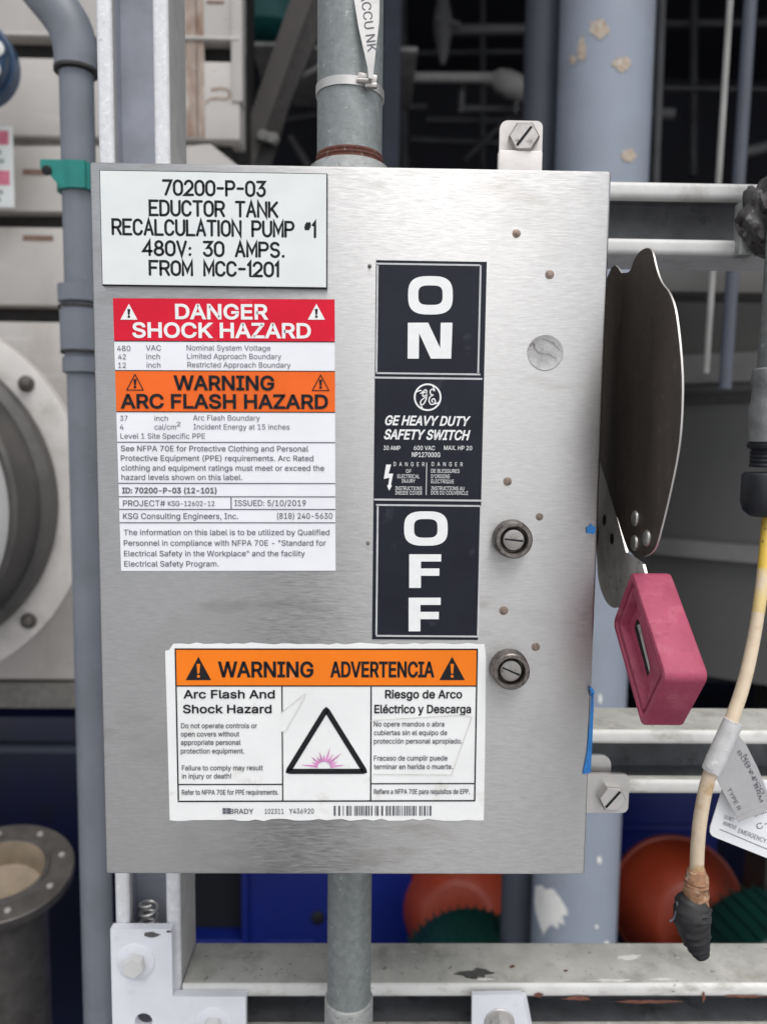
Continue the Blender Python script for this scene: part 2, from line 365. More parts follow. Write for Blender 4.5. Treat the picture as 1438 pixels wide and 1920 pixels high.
M['cable_mid'] = pm('fading_yellow_jacket', (.60, .46, .20), .6, 0., .12, 50., .3, 400., spots=[((.60, .49, .36), 60, .45, .6), ((.62, .42, .08), 50, .58, .7), ((.15, .12, .08), 330, .69, .75)])
M['cable_yellow'] = pm('yellow_cable_jacket', (.62, .42, .06), .6, 0., .15, 60., .3, 400., spots=[((.1, .08, .04), 260, .62, .68)])
M['sleeve'] = pm('white_cable_sleeve', (.56, .56, .56), .4, 0., .12, 120., .5, 300., spots=[((.25, .25, .26), 150, .54, .7), ((.7, .7, .7), 200, .6, .7)])
M['rust_tape'] = pm('rusty_wrap', (.30, .16, .09), .85, 0., .45, 160., 1., 420., spots=[((.52, .4, .3), 240, .56, .68), ((.09, .05, .03), 200, .58, .7)])
M['black_tape'] = pm('black_tape', (.020, .020, .021), .62, 0., .3, 60., .5, 160.)
M['gland'] = pm('black_gland', (.016, .018, .024), .5, 0., .2, 100., .2, 400.)
M['conn'] = pm('grey_connector', (.27, .28, .285), .55, .4, .2, 120., .4, 500., spots=[((.45, .45, .45), 330, .62, .72)])
M['metal_tag'] = pm('silver_tag', (.46, .455, .46), .5, .4, .08, 60., .4, 120.)
M['white_tag'] = pm('white_tag', (.80, .81, .83), .5, 0., .03, 40.)
M['corroded'] = pm('corroded_clamp', (.10, .095, .095), .7, .4, .5, 110., 1., 260., spots=[((.34, .33, .32), 160, .55, .68), ((.03, .02, .025), 140, .55, .68)])
M['rust_line'] = pm('rust_edge', (.16, .06, .04), .8, 0., .3, 300.)

# ================================================================== the setting
g = MB(); g.add([(-60, -60, -1.55), (60, -60, -1.55), (60, 60, -1.55), (-60, 60, -1.55)], [(0, 1, 2, 3)])
o = g.build('ground', M['floor']); o['kind'] = 'structure'
g = MB(); g.add([(-5, -.55, -1.5455), (5, -.55, -1.5455), (5, 4.6, -1.5455), (-5, 4.6, -1.5455)], [(0, 1, 2, 3)])
o = g.build('floor', M['gloom_floor']); o['kind'] = 'structure'  # added slab; the interior's shade is put into its near-black colour

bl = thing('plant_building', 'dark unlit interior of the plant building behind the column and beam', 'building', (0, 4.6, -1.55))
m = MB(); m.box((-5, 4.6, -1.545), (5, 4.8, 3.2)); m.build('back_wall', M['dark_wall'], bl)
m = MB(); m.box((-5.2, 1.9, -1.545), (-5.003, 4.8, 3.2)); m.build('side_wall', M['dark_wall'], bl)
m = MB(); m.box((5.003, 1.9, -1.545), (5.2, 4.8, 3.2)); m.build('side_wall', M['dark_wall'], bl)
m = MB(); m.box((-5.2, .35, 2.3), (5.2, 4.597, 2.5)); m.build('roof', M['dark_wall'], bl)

# ================================================================== safety switch
HX, HZ, DEP = .1225, .17484, .095
sw = thing('safety_switch', 'brushed stainless safety switch box covered in labels, with pink handle', 'safety switch', (0, DEP, -HZ))
m = MB(); m.box((-HX, 0, -HZ), (HX, .016, HZ), .0016, 3); cover = m.build('cover', M['steel'], sw, 20)
m = MB(); m.box((-HX + .003, .0162, -HZ + .003), (HX - .003, DEP, HZ - .003), .0015, 2); m.build('enclosure_body', M['steel_plain'], sw)

# --- nameplate (single-stroke engraved letters)
def arc(cx, cy, rx, ry, a0, a1, n=14): return [(cx + rx * math.cos(R(a0 + (a1 - a0) * i / n)), cy + ry * math.sin(R(a0 + (a1 - a0) * i / n))) for i in range(n + 1)]
OVAL = arc(2, 4, 2, 2, 0, 180) + arc(2, 2, 2, 2, 180, 360)
ST = {'0': ([OVAL + [OVAL[0]]], 4), 'O': ([OVAL + [OVAL[0]]], 4), '1': ([[(.0, 4.9), (1, 6), (1, 0)]], 1.2), '2': ([arc(2, 4.1, 1.9, 1.9, 165, -35) + [(0, 0), (4, 0)]], 4),
      '3': ([[(.2, 6), (3.8, 6), (1.9, 3.6)] + arc(2, 1.85, 1.9, 1.85, 80, -160)], 4), '4': ([[(3, 0), (3, 6), (0, 1.7), (4, 1.7)]], 4), '7': ([[(0, 6), (4, 6), (1.2, 0)]], 4),
      '8': ([arc(2, 4.55, 1.6, 1.45, 0, 360)[:-1] + [arc(2, 4.55, 1.6, 1.45, 0, 360)[0]], arc(2, 1.55, 2, 1.55, 0, 360)], 4),
      'A': ([[(0, 0), (2, 6), (4, 0)], [(.75, 2), (3.25, 2)]], 4), 'C': ([arc(2, 4, 2, 2, 20, 180) + arc(2, 2, 2, 2, 180, 340)], 4),
      'D': ([[(0, 0), (0, 6), (1.7, 6)] + arc(1.7, 3.7, 2.3, 2.3, 90, 0) + arc(1.7, 2.3, 2.3, 2.3, 0, -90) + [(0, 0)]], 4), 'E': ([[(3.8, 0), (0, 0), (0, 6), (3.8, 6)], [(0, 3.1), (3, 3.1)]], 3.8),
      'F': ([[(0, 0), (0, 6), (3.8, 6)], [(0, 3.1), (3, 3.1)]], 3.8), 'I': ([[(0, 0), (0, 6)]], .2), 'K': ([[(0, 0), (0, 6)], [(3.8, 6), (0, 2.2)], [(1.3, 3.4), (4, 0)]], 4),
      'L': ([[(0, 6), (0, 0), (3.6, 0)]], 3.6), 'M': ([[(0, 0), (0, 6), (2.2, 1.6), (4.4, 6), (4.4, 0)]], 4.4), 'N': ([[(0, 0), (0, 6), (4, 0), (4, 6)]], 4),
      'P': ([[(0, 0), (0, 6), (2.3, 6)] + arc(2.3, 4.4, 1.7, 1.6, 90, -90) + [(0, 2.8)]], 4), 'R': ([[(0, 0), (0, 6), (2.3, 6)] + arc(2.3, 4.4, 1.7, 1.6, 90, -90) + [(0, 2.8)], [(2.2, 2.8), (4, 0)]], 4),
      'S': ([arc(2, 4.5, 1.8, 1.5, 25, 255) + arc(2, 1.5, 1.9, 1.55, 80, -155)], 4), 'T': ([[(0, 6), (4, 6)], [(2, 6), (2, 0)]], 4), 'U': ([[(0, 6), (0, 2)] + arc(2, 2, 2, 2, 180, 360) + [(4, 6)]], 4),
      'V': ([[(0, 6), (2, 0), (4, 6)]], 4), '-': ([[(.3, 3), (2.9, 3)]], 3.2), '.': ([[(.4, .1), (.6, .3)]], 1), ':': ([[(.4, .3), (.6, .5)], [(.4, 3.0), (.6, 3.2)]], 1),
      '#': ([[(.2, 3.2), (.9, 5.6)], [(1.4, 3.2), (2.1, 5.6)], [(0, 4.0), (2, 4.0)], [(.3, 4.9), (2.3, 4.9)]], 2.4), ' ': ([], 3.2)}
def stroke_text(sh, m, body, x0, x1, base, cap, w_px, h):
    adv = [(ST[c][1] + 1.5) for c in body]; tot = sum(adv) - 1.5
    u0, v0 = sh.uv(x0, base); u1, v1 = sh.uv(x1, base); v0 = (v0 + v1) / 2; ky = (sh.uv(x0, base - cap)[1] - sh.uv(x0, base)[1]) / 6; kx = (u1 - u0) / tot
    w = ky * 6 / cap * w_px; x = 0; k = 0
    for c, a in zip(body, adv):
        for ln in ST[c][0]:
            m.ribbon([sh.P(u0 + (x + p[0]) * kx, v0 + p[1] * ky, h) for p in ln], w, (0, -1, 0), up=.000004 * (k % 5)); k += 1
        x += a
sh = Sheet(403, 431, 0, .1)
m = MB()
c0 = sh.uv(191.5, 431); c1 = sh.uv(614, 431); t_ = sh.uv(403, 324)[1]; b_ = sh.uv(403, 539)[1]
A = [sh.P(c0[0], b_), sh.P(c1[0], b_), sh.P(c1[0], t_), sh.P(c0[0], t_)]
m.prism(A, (0, -.0014, 0)); npl = m.build('nameplate_backing', M['black'], sw)
m = MB(); e = .00045
B = [sh.P(c0[0] + e, b_ + e, .0014), sh.P(c1[0] - e, b_ + e, .0014), sh.P(c1[0] - e, t_ - e, .0014), sh.P(c0[0] + e, t_ - e, .0014)]
m.prism(B, (0, -.0005, 0)); m.build('nameplate_face', M['nameplate'], npl)
m = MB(); H = .00195
for t in (("70200-P-03", 309, 498, 368.5, 26), ("EDUCTOR TANK", 284, 521, 407, 26.5), ("RECALCULATION PUMP #1", 215, 592, 443.5, 27), ("480V: 30 AMPS.", 272, 534, 481.5, 25.5), ("FROM MCC-1201", 284, 523, 518, 25)):
    stroke_text(sh, m, *t, 5.0, H)
m.build('lettering', M['black'], npl)

# --- danger label
def tri(cx, y0, y1, w): return [(cx - w / 2, y1), (cx + w / 2, y1), (cx, y0)]
def bang(sh, m, cx, y0, y1, h):
    w = (y1 - y0); sh.shape(m, [(cx - .095 * w, y0 + .33 * w), (cx + .095 * w, y0 + .33 * w), (cx + .05 * w, y0 + .70 * w), (cx - .05 * w, y0 + .70 * w)], h)
    sh.shape(m, [(cx + .085 * w * math.cos(a * .7854), y0 + .81 * w + .085 * w * math.sin(a * .7854)) for a in range(8)], h)
sh = Sheet(425, 815, 0, .55); sh.fy = 815
X0, X1 = 220.5, 628.5
m = MB(); sh.rect(m, X0, 560.5, X1, 1070, .0003); lb = m.build('danger_label', M['paper'], sw)
# the sticker has thickness: a thin rim
m = MB(); sh.rect(m, X0, 560.5, X1, 640.5, .00042); m.build('red_header', M['red'], lb)
m = MB(); sh.rect(m, X0, 695.8, X1, 772.6, .00042); m.build('orange_header', M['orange'], lb)
m = MB(); h = .00056
sh.text(m, "DANGER", 329.5, 503, 599.3, 29, h, .024); sh.text(m, "SHOCK HAZARD", 249.5, 583.5, 634.3, 29, h, .024)
for cx in (243, 593.5): sh.shape(m, tri(cx, 570, 599.7, 32), h)
m.build('white_lettering', M['white_print'], lb)
m = MB(); h = .00068
for cx in (243, 593.5): bang(sh, m, cx, 570, 599.7, h)
sh.rect(m, X0, 639.6, X1, 641.2, .0005); sh.rect(m, X0, 694.8, X1, 696.4, .0005); sh.rect(m, X0, 771.8, X1, 773.4, .0005)
sh.text(m, "WARNING", 327, 515, 732.2, 28, h, .024); sh.text(m, "ARC FLASH HAZARD", 228, 615.5, 766.6, 27.5, h, .024)
for cx, y0, y1 in ((254.5, 701, 731.5), (601.5, 702, 732.5)):
    for k, (a, b) in enumerate(zip(tri(cx, y0 + 1, y1, 31), tri(cx, y0 + 1, y1, 31)[1:] + tri(cx, y0 + 1, y1, 31)[:1])): m.ribbon([sh.q(*a, h), sh.q(*b, h)], .00042, (0, -1, 0), up=k * .00001)
    bang(sh, m, cx, y0, y1, h)
m.build('black_lettering', M['black'], lb)
m = MB(); h = .00056
for t in (("480", 221, 246, 658.3, 10), ("VAC", 275, 303, 657.5, 10), ("Nominal System Voltage", 351, 507.5, 657.5, 10), ("42", 223, 237.5, 674, 10), ("inch", 275.5, 301, 673.5, 10), ("Limited Approach Boundary", 352, 528, 673.3, 10),
          ("12", 223, 237.5, 690, 10), ("inch", 276, 302, 689.5, 10), ("Restricted Approach Boundary", 352.7, 545.5, 689.3, 10), ("37", 226.5, 240.5, 789, 9.5), ("inch", 291, 316, 789, 9.5), ("Arc Flash Boundary", 363, 488, 788.5, 10),
          ("4", 226, 233, 805.5, 10), ("cal/cm", 291, 331, 805.5, 10), ("2", 332.5, 339.5, 799.5, 8.5), ("Incident Energy at 15 inches", 364, 543.5, 805.3, 10), ("Level 1 Site Specific PPE", 227.5, 385.5, 822.5, 10)):
    sh.text(m, *t, h)
for t in (("See NFPA 70E for Protective Clothing and Personal", 228, 578.5, 846.3, 10.5), ("Protective Equipment (PPE) requirements. Arc Rated", 228, 588, 864.3, 10.5), ("clothing and equipment ratings must meet or exceed the", 229, 608, 882.6, 10.5), ("hazard levels shown on this label.", 229.3, 455, 900, 10.5),
          ("PROJECT#", 232, 311, 949, 11), ("KSG-12602-12", 316, 403, 948.7, 9.5), ("ISSUED: 5/10/2019", 440.5, 574, 948.6, 11), ("KSG Consulting Engineers, Inc.", 232, 447.5, 973, 11), ("(818) 240-5630", 520, 623.5, 972.6, 11),
          ("The information on this label is to be utilized by Qualified", 233.5, 618, 1003.2, 10.5), ("Personnel in compliance with NFPA 70E - \"Standard for", 233.5, 611.5, 1023, 10.5), ("Electrical Safety in the Workplace\" and the facility", 234, 572, 1042.7, 10.5), ("Electrical Safety Program.", 234.5, 411, 1062, 10.5)):
    sh.text(m, *t, h, .004)
sh.text(m, "ID: 70200-P-03 (12-101)", 230.5, 407, 925, 11, h, .022)
for y in (829.5, 906.3, 931.3, 955, 980): sh.rect(m, X0, y - .9, X1, y + .9, .0005)
sh.rect(m, 431, 932.2, 433, 954.1, .0005)
m.build('small_print', M['grey_print'], lb)

# --- ON / rating / OFF decal
sh = Sheet(803, 843, 0, 0)
m = MB(); sh.rect(m, 701.3, 489.5, 904, 1199, .0003); dc = m.build('switch_position_decal', M['black_plate'], sw)
m = MB(); h = .00042
sh.frame(m, 707.3, 495, 904.5 + 1.5, 703, 3.2, h) if False else None
L0, L1 = 701.3, 904
m.bm.free()
for a_, b_ in ((494.5, 702.5), (946, 1194)): m = MB(); sh.frame(m, L0 + 4, a_, L1 - 4, b_, 3.2, h); m.build('border', M['silver_line'], dc)
for a_ in (707.5, 935.8): m = MB(); sh.rect(m, L0, a_, L1, a_ + 3.5, h); m.build('divider_line', M['silver_line'], dc)
m = MB(); h = .00044
def super_ring(sh, m, x0, y0, x1, y1, a0, b0, a1, b1, h):
    def loop(l, t, r, b, e=3.0, n=40):
        cx, cy, rx, ry = (l + r) / 2, (t + b) / 2, (r - l) / 2, (b - t) / 2; out = []
        for i in range(n):
            a = 2 * math.pi * i / n; c, s_ = math.cos(a), math.sin(a); out.append(sh.q(cx + rx * math.copysign(abs(c) ** (2 / e), c), cy + ry * math.copysign(abs(s_) ** (2 / e), s_), h))
        return out
    A, B = loop(x0, y0, x1, y1), loop(a0, b0, a1, b1, 3.4); n = len(A)
    m.add(A + B, [(i, (i + 1) % n, n + (i + 1) % n, n + i) for i in range(n)])
super_ring(sh, m, 765, 518, 848.5, 590, 784, 535.5, 829.5, 572, h)
for p in ([(764.5, 605.3), (764, 672.6), (785, 672.6), (785.6, 625)], [(764.5, 605.3), (785.6, 625), (807.5, 672.6), (845.5, 672.6), (825, 653), (802.5, 605.3)], [(826, 605.3), (825, 653), (845.5, 672.6), (848, 605.3)]): sh.shape(m, p, h)
m.build('on_lettering', M['white_print'], dc); m = MB()
super_ring(sh, m, 757.5, 958.5, 839, 1023, 776, 973, 820, 1008, h)
for dx, t in ((0, 1039), (-1, 1120.3)):
    k = (63) / 62.6
    sh.shape(m, [(767 + dx, t), (767 + dx, t + 63), (789 + dx, t + 63), (789 + dx, t)], h)
    sh.shape(m, [(789 + dx, t), (789 + dx, t + 13.6), (826.8 + dx, t + 13.6), (827 + dx, t)], h)
    sh.shape(m, [(789 + dx, t + 26.5), (789 + dx, t + 40.3), (823.3 + dx, t + 40.3), (823.6 + dx, t + 26.5)], h)
m.build('off_lettering', M['white_print'], dc)
m = MB(); h = .00042
sh.text(m, "GE HEAVY DUTY", 722, 881, 798.2, 18.5, h, .022, .28); sh.text(m, "SAFETY SWITCH", 720, 881, 824.6, 19, h, .022, .28)
sh.text(m, "30 AMP", 719, 750.5, 843.8, 8, h, .006); sh.text(m, "600 VAC", 775.5, 815, 843.8, 8, h, .006); sh.text(m, "MAX. HP 20", 832, 884.5, 843.8, 8, h, .006)
sh.text(m, "NP127000G", 772, 825, 857, 9, h, .008)
sh.text(m, "DANGER", 738, 795.5, 874, 7.5, h, .0, 0, 1.9); sh.text(m, "DANGER", 809, 867, 874, 7.5, h, .0, 0, 1.9)
for t in (("OF", 761, 771, 886.5, 6.5), ("ELECTRICAL", 745, 786.5, 896.5, 7), ("INJURY", 753, 778, 905, 6.5), ("INSTRUCTIONS", 741, 791, 919, 7), ("INSIDE COVER", 741, 791, 927.5, 7),
          ("DE BLESSURES", 808, 861, 886.5, 7), ("D'ORIGINE", 808, 843, 896.5, 7), ("ELECTRIQUE", 808, 850.5, 906, 7), ("INSTRUCTIONS AU", 808, 870, 919, 7), ("DOS DU COUVERCLE", 808, 877, 927.5, 7)): sh.text(m, *t, h)
sh.rect(m, 798.7, 867, 799.8, 928, h)
for p in ([(724, 871), (733.3, 871), (728.5, 888), (737, 888), (733, 908.5), (734.5, 911), (729.5, 920), (725.5, 910), (728, 909), (730, 895.5), (719.5, 898)],): sh.shape(m, p, h)
m.build('rating_lettering', M['white_print'], dc)
# round monogram
m = MB(); cx, cy = 801.5, 744.8
px1 = (at(802, 745, 0) - at(801, 745, 0)).x
def stk(pts, w, k=0, closed=False): m.ribbon([sh.q(cx + x, cy + y, h) for x, y in pts], w * px1, (0, -1, 0), closed, up=k * .00001)
stk([(24.2 * math.cos(2 * math.pi * i / 60), 24.2 * math.sin(2 * math.pi * i / 60)) for i in range(60)], 3.2, 0, True)
for k, a in enumerate((20, 110, 200, 290)):
    stk([((24.2 - 6.5 * t) * math.cos(R(a + 26 * t)), (24.2 - 6.5 * t) * math.sin(R(a + 26 * t))) for t in (0, .33, .66, 1)], 2.2, 1 + k)
sp2 = lambda p: [(v.x, v.y) for v in spline([(x, y, 0) for x, y in p], 6)]
stk(sp2([(-13, -7), (-8, -11), (-4, -14), (-1.5, -10), (-4, -3), (-9, -2), (-8, -8), (-3, -9), (-1.5, -3), (-3, 4), (-8, 13), (-13, 13), (-12.5, 7), (-7, 2), (-1, -1)]), 2.2, 6)
stk(sp2([(12, -12), (9, -15), (5, -12), (5.5, -6), (10, -4), (5, -1), (2.5, 6), (5.5, 13), (11, 13), (14.5, 8), (12, 3), (8, 5), (9, 9)]), 2.2, 7)
m.build('round_emblem', M['white_print'], dc)

# --- lower warning label
sh = Sheet(611, 1372, 0, .35); sh.fy = 1372
m = MB(); h0 = .0003; pts = []
for i in range(41): x = 326 + (908 - 326) * i / 40; pts.append((x, 1207 + random.uniform(-1.6, 1.6) - (i % 7 == 3) * 1.5))
pts += [(910.5, 1230), (909, 1400), (906.5, 1536)]
for i in range(41): x = 905 - (905 - 319) * i / 40; pts.append((x, 1537.5 + random.choice((0, 0, .8, -2.2)) + random.uniform(-.8, .8)))
pts += [(315.5, 1400), (310.5, 1220), (318, 1218)]
pts = [(x, y) for x, y in pts]
m.fan(sh.q(611, 1372, h0), [sh.q(x, y, h0) for x, y in pts]); wl = m.build('bilingual_warning_label', M['paper_worn'], sw)
m = MB(); sh.rect(m, 332, 1217, 892, 1285, .00042); m.build('orange_header', M['orange_b'], wl)
m = MB(); h = .00056; k = .00050
sh.frame(m, 331.5, 1215.5, 893, 1502.5, 2.6, k)
sh.rect(m, 334.1, 1284.5, 890.4, 1286.8, k + .00001)
sh.rect(m, 528.6, 1286.8, 530.9, 1334, k); sh.rect(m, 528.6, 1371, 530.9, 1499.9, k); sh.rect(m, 694.3, 1286.8, 696.8, 1499.9, k)
sh.rect(m, 334.1, 1469, 528.6, 1471.2, k); sh.rect(m, 696.8, 1467.5, 890.4, 1469.7, k)
sh.text(m, "WARNING", 410, 588, 1269.6, 30, h, .022); sh.text(m, "ADVERTENCIA", 620, 813.5, 1269.6, 30, h, .02)
for cx in (373, 847.3): sh.shape(m, tri(cx, 1230.5, 1274.5, 47.5), h)
A = [(612, 1329.5), (540.5, 1445.5), (684, 1445.5)]
tr_ = []
for q in range(3):
    P0, P1, P2 = V(A[q - 1]), V(A[q]), V(A[(q + 1) % 3]); e0_ = P1 + (P0 - P1).normalized() * 3.5; e1_ = P1 + (P2 - P1).normalized() * 3.5
    tr_ += [e0_, e0_ * .5625 * 0 + (e0_ * .25 + P1 * .5 + e1_ * .25), e1_]
m.ribbon([sh.q(p.x, p.y, h) for p in tr_], .0027, (0, -1, 0), True)
sh.text(m, "Arc Flash And", 345, 516, 1309, 16, h, .02); sh.text(m, "Shock Hazard", 344, 510, 1336.7, 16, h, .02)
sh.text(m, "Riesgo de Arco", 722, 866, 1309, 16, h, .018); sh.text(m, "Eléctrico y Descarga", 702, 882.5, 1336.7, 16, h, .018)
m.build('black_lettering', M['black'], wl)
for cx in (373, 847.3):
    m = MB(); sh.shape(m, [(cx - 3.2, 1244), (cx + 3.2, 1244), (cx + 1.8, 1262), (cx - 1.8, 1262)], .00068); sh.shape(m, [(cx + 2.9 * math.cos(a * .7854), 1267.3 + 2.9 * math.sin(a * .7854)) for a in range(8)], .00068); m.build('exclamation_mark', M['orange_b'], wl)
m = MB()
for t in (("Do not operate controls or", 340.5, 482.5, 1364.7, 9.5), ("open covers without", 340, 449.5, 1380.2, 9.5), ("appropriate personal", 340, 452, 1396, 9.5), ("protection equipment.", 340, 458.5, 1412, 9.5), ("Failure to comply may result", 342, 493.5, 1443.6, 9.5), ("in injury or death!", 342, 434.6, 1459, 9.5), ("Refer to NFPA 70E for PPE requirements.", 342, 522.5, 1489.3, 9.5),
          ("No opere mandos o abra", 701, 832.5, 1361.5, 9.5), ("cubiertas sin el equipo de", 701, 838, 1377.7, 9.5), ("protección personal apropiado.", 701, 866, 1393.5, 9.5), ("Fracaso de cumplir puede", 701, 838.5, 1425.3, 9.5), ("terminar en herida o muerte.", 701, 848.5, 1441.3, 9.5), ("Refiere a NFPA 70E para requisitos de EPP.", 701, 880, 1488, 9.5)):
    sh.text(m, *t, h, .010)
sh.text(m, "BRADY", 432, 476, 1525, 9.5, h, .012); sh.text(m, "102311", 497, 532.5, 1525, 9.5, h, .006); sh.text(m, "Y436920", 542.5, 589, 1524.6, 9.5, h, .006)
for i in range(2):
    for j in range(2): sh.rect(m, 416 + 7.5 * i, 1514.3 + 5.8 * j, 422.7 + 7.5 * i, 1519.4 + 5.8 * j, h)
x = 626
while x < 812:
    w = random.choice((1.6, 1.6, 2.6, 3.6)); sh.rect(m, x, 1510, x + w, 1528.5, h); x += w + random.choice((1.5, 1.8, 2.8, 5))
m.build('small_print', M['grey_print'], wl)
m = MB()
for i in range(11):
    a = R(-175 + 170 * i / 10); l = random.uniform(16, 34) if i % 2 == 0 else random.uniform(11, 20); c = (608 + 12 * math.cos(a), 1437 + 10 * math.sin(a)); d = (math.cos(a), math.sin(a) * 1.05); n_ = (-d[1], d[0])
    sh.shape(m, [(c[0] + n_[0] * 2.6, c[1] + n_[1] * 2.6), (c[0] - n_[0] * 2.6, c[1] - n_[1] * 2.6), (c[0] + d[0] * l, c[1] + d[1] * l)], h + .00001 * i)
m.build('arc_burst', M['pink_print'], wl)
# clear patches stuck on the label, slightly raised film edges
for p in ([(696, 1350), (868, 1340), (884, 1344), (864, 1400), (846, 1452), (700, 1451)], [(527, 1336), (572, 1300), (574, 1302), (536, 1370), (527, 1371)]):
    m = MB(); m.ribbon([sh.q(*a, .00072) for a in p], .00035, (0, -1, 0)); m.build('film_edge', M['film'], wl)

# --- cover fasteners, dimples and ears
def hexbolt(m, c, n, r, hgt, slot_ang=None, up=V((0, 0, 1)), rot=.3):
    n = V(n); u = n.orthogonal().normalized() if abs(n.dot(up)) > .9 else (up - n * up.dot(n)).normalized(); w = n.cross(u)
    ring = lambda rr, h_: [c + n * h_ + (u * math.cos(rot + k * math.pi / 3) + w * math.sin(rot + k * math.pi / 3)) * rr for k in range(6)]
    m.rings([ring(r, 0), ring(r, hgt * .82), ring(r * .90, hgt)])
for (bx, by, sx, sy, r0, ang) in ((958.5, 1009.5, 962.5, 1010, 35.5, 6), (953.5, 1251.5, 956, 1254, 35.5, 24)):
    c = at(bx, by, 0); s1 = (at(bx + 1, by, 0) - c).x; rr = r0 * s1
    m = MB(); m.lathe(c, (0, -1, 0), [(rr * 1.02, 0), (rr * 1.0, .003), (rr * .96, .0072), (rr * .90, .0078), (rr * .74, .0078), (rr * .70, .0070), (rr * .68, .003)], 40)
    nut = m.build('cover_fastener', M['screw_dark'], sw)
    m = MB(); c2 = c + V((0, -.0032, 0)); r2 = rr * .62
    m.lathe(c2, (0, -1, 0), [(r2, -.001), (r2, .0016), (r2 * .86, .0028), (r2 * .5, .0032)], 32)
    hd = m.build('screw_head', M['steel_dirty'], nut)
    m = MB(); t = V((math.cos(R(ang)), 0, math.sin(R(-ang)))); z = V((0, 1, 0)).cross(t); p0 = c2 + V((0, -.00335, 0))
    m.poly([p0 - t * r2 * .8 - z * .0003, p0 + t * r2 * .8 - z * .0005, p0 + t * r2 * .8 + z * .0005, p0 - t * r2 * .8 + z * .0004])
    m.build('slot', M['black'], nut)
for x, y, r in ((968, 438, 9), (1030, 515, 9.5), (951, 903, 9), (1011, 969, 8), (944, 1145, 9.5), (1004, 1213, 9)):
    c = at(x, y, 0); s1 = (at(x + 1, y, 0) - c).x
    m = MB(); m.lathe(c, (0, -1, 0), [(r * s1, -.0001), (r * s1 * .8, .00012), (r * s1 * .45, .0002), (r * s1 * .38, .0005), (r * s1 * .1, .0006)], 16); m.build('weld_stud', M['spot'], sw)
for x, y in ((693, 499), (690, 1018)):
    c = at(x, y, 0); m = MB(); m.lathe(c, (0, -1, 0), [(.0010, 0), (.0007, .0007), (.0002, .0009)], 8); m.build('drive_pin', M['screw_dark'], sw)
c = at(1022, 661, 0); s1 = (at(1023, 661, 0) - c).x; rr = 34 * s1
m = MB(); m.lathe(c, (0, -1, 0), [(rr, -.0001), (rr * .985, .00012), (rr * .95, .0002), (rr * .92, .00012), (rr * .5, .0001), (rr * .15, .0001)], 48); m.build('blanking_disc', M['disc'], sw)
m = MB()   # scuffed glue round the disc
for p in ([(990, 655), (1000, 640), (1003, 652), (1010, 660), (1030, 664), (1044, 672)], [(1003, 640), (1015, 632), (1035, 640), (1050, 655)]):
    m.ribbon([at(x, y, -.0008) for x, y in p], .0005, (0, -1, 0), up=.0)
m.build('glue_smear', M['steel_dirty'], sw)
# top ear with slotted hex screw
m = MB(); Y = .020
P = [at(934, 330, Y), at(1014, 330, Y)]
u0, u1 = at(936, 280, Y), at(1016, 280, Y); zt = at(976, 226, Y).z; zb = HZ - .006
w = u1.x - u0.x; pts = [V((u0.x, Y, zb)), V((u1.x, Y, zb))] + [V((u1.x - .003 + .003 * math.cos(R(a)), Y, zt - .003 + .003 * math.sin(R(a)))) for a in range(0, 91, 15)] + [V((u0.x + .004 + .004 * math.cos(R(a)), Y, zt - .004 + .004 * math.sin(R(a)))) for a in range(90, 181, 15)]
m.prism(pts, (0, .0022, 0)); m.box((u0.x - .001, Y - .0045, HZ - .004), (u1.x - .0005, Y - .0003, at(970, 287, Y).z), .001, 2)
ear = m.build('upper_latch_ear', M['ear'], sw)
m = MB(); c = at(981, 263, Y); hexbolt(m, c, (-.12, -1, .05), .0075, .0052, rot=.5)
sc = m.build('latch_screw', M['steel_dirty'], ear)
m = MB(); p0 = c + V((-.0006, -.0054, .0002)); t = V((.62, 0, .78)); z = V((0, 1, 0)).cross(t); m.box(p0 - V((.0055, .0002, .0006)), p0 + V((.0055, .0004, .0006)), 0, rot=Matrix.Rotation(R(-52), 3, 'Y')); m.build('slot', M['black'], ear)
# lower right ear
Y = .012
def ear_plate(m, x0, y0, x1, y1, Y, r, th):
    a, b = at(x0, y1, Y), at(x1, y0, Y); cx, cz, hx, hz = (a.x + b.x) / 2, (a.z + b.z) / 2, (b.x - a.x) / 2, (b.z - a.z) / 2
    m.prism([V((x, Y, z)) for x, z in rrect(cx, cz, hx, hz, r)], (0, th, 0))
m = MB(); ear_plate(m, 1085, 1452, 1180, 1524, Y, .0032, .0022); ear2 = m.build('lower_latch_ear', M['steel_plain'], sw)
m = MB(); ear_plate(m, 1088, 1416, 1146, 1470, Y + .006, .0055, .002); m.build('catch_tab', M['steel_plain'], ear2)
m = MB(); c = at(1143, 1491, Y); hexbolt(m, c, (0, -1, 0), .0072, .0050, rot=.45); m.build('latch_screw', M['steel_plain'], ear2)
m = MB(); p0 = c + V((0, -.0051, 0)); m.box(p0 - V((.0056, .00015, .0006)), p0 + V((.0056, .0003, .0006)), 0, rot=Matrix.Rotation(R(-50), 3, 'Y')); m.build('slot', M['black'], ear2)
# blue tape scraps on the right edge
m = MB(); q = [(1108, 1300), (1112, 1298), (1113, 1330), (1111, 1380), (1107, 1448), (1092, 1451), (1100, 1410), (1105, 1350)]
e = HX - .0003
m.prism([V((min(at(x, y, -.0003).x, HX + .001), -.0003, at(x, y, 0).z)) for x, y in q], (0, -.0002, 0)); m.build('tape_scrap', M['tape'], sw)
m = MB(); m.prism([at(x, y, -.0003) for x, y in jag(1107, 993, 8, 9, 12, .35)], (0, -.0002, 0)); m.build('tape_scrap', M['tape'], sw)
m = MB(); m.tube([at(1107, 1290, -.0006), at(1111, 1298, -.002), at(1109, 1304, -.0006)], .0009, 8); m.build('tape_scrap', M['tape'], sw)

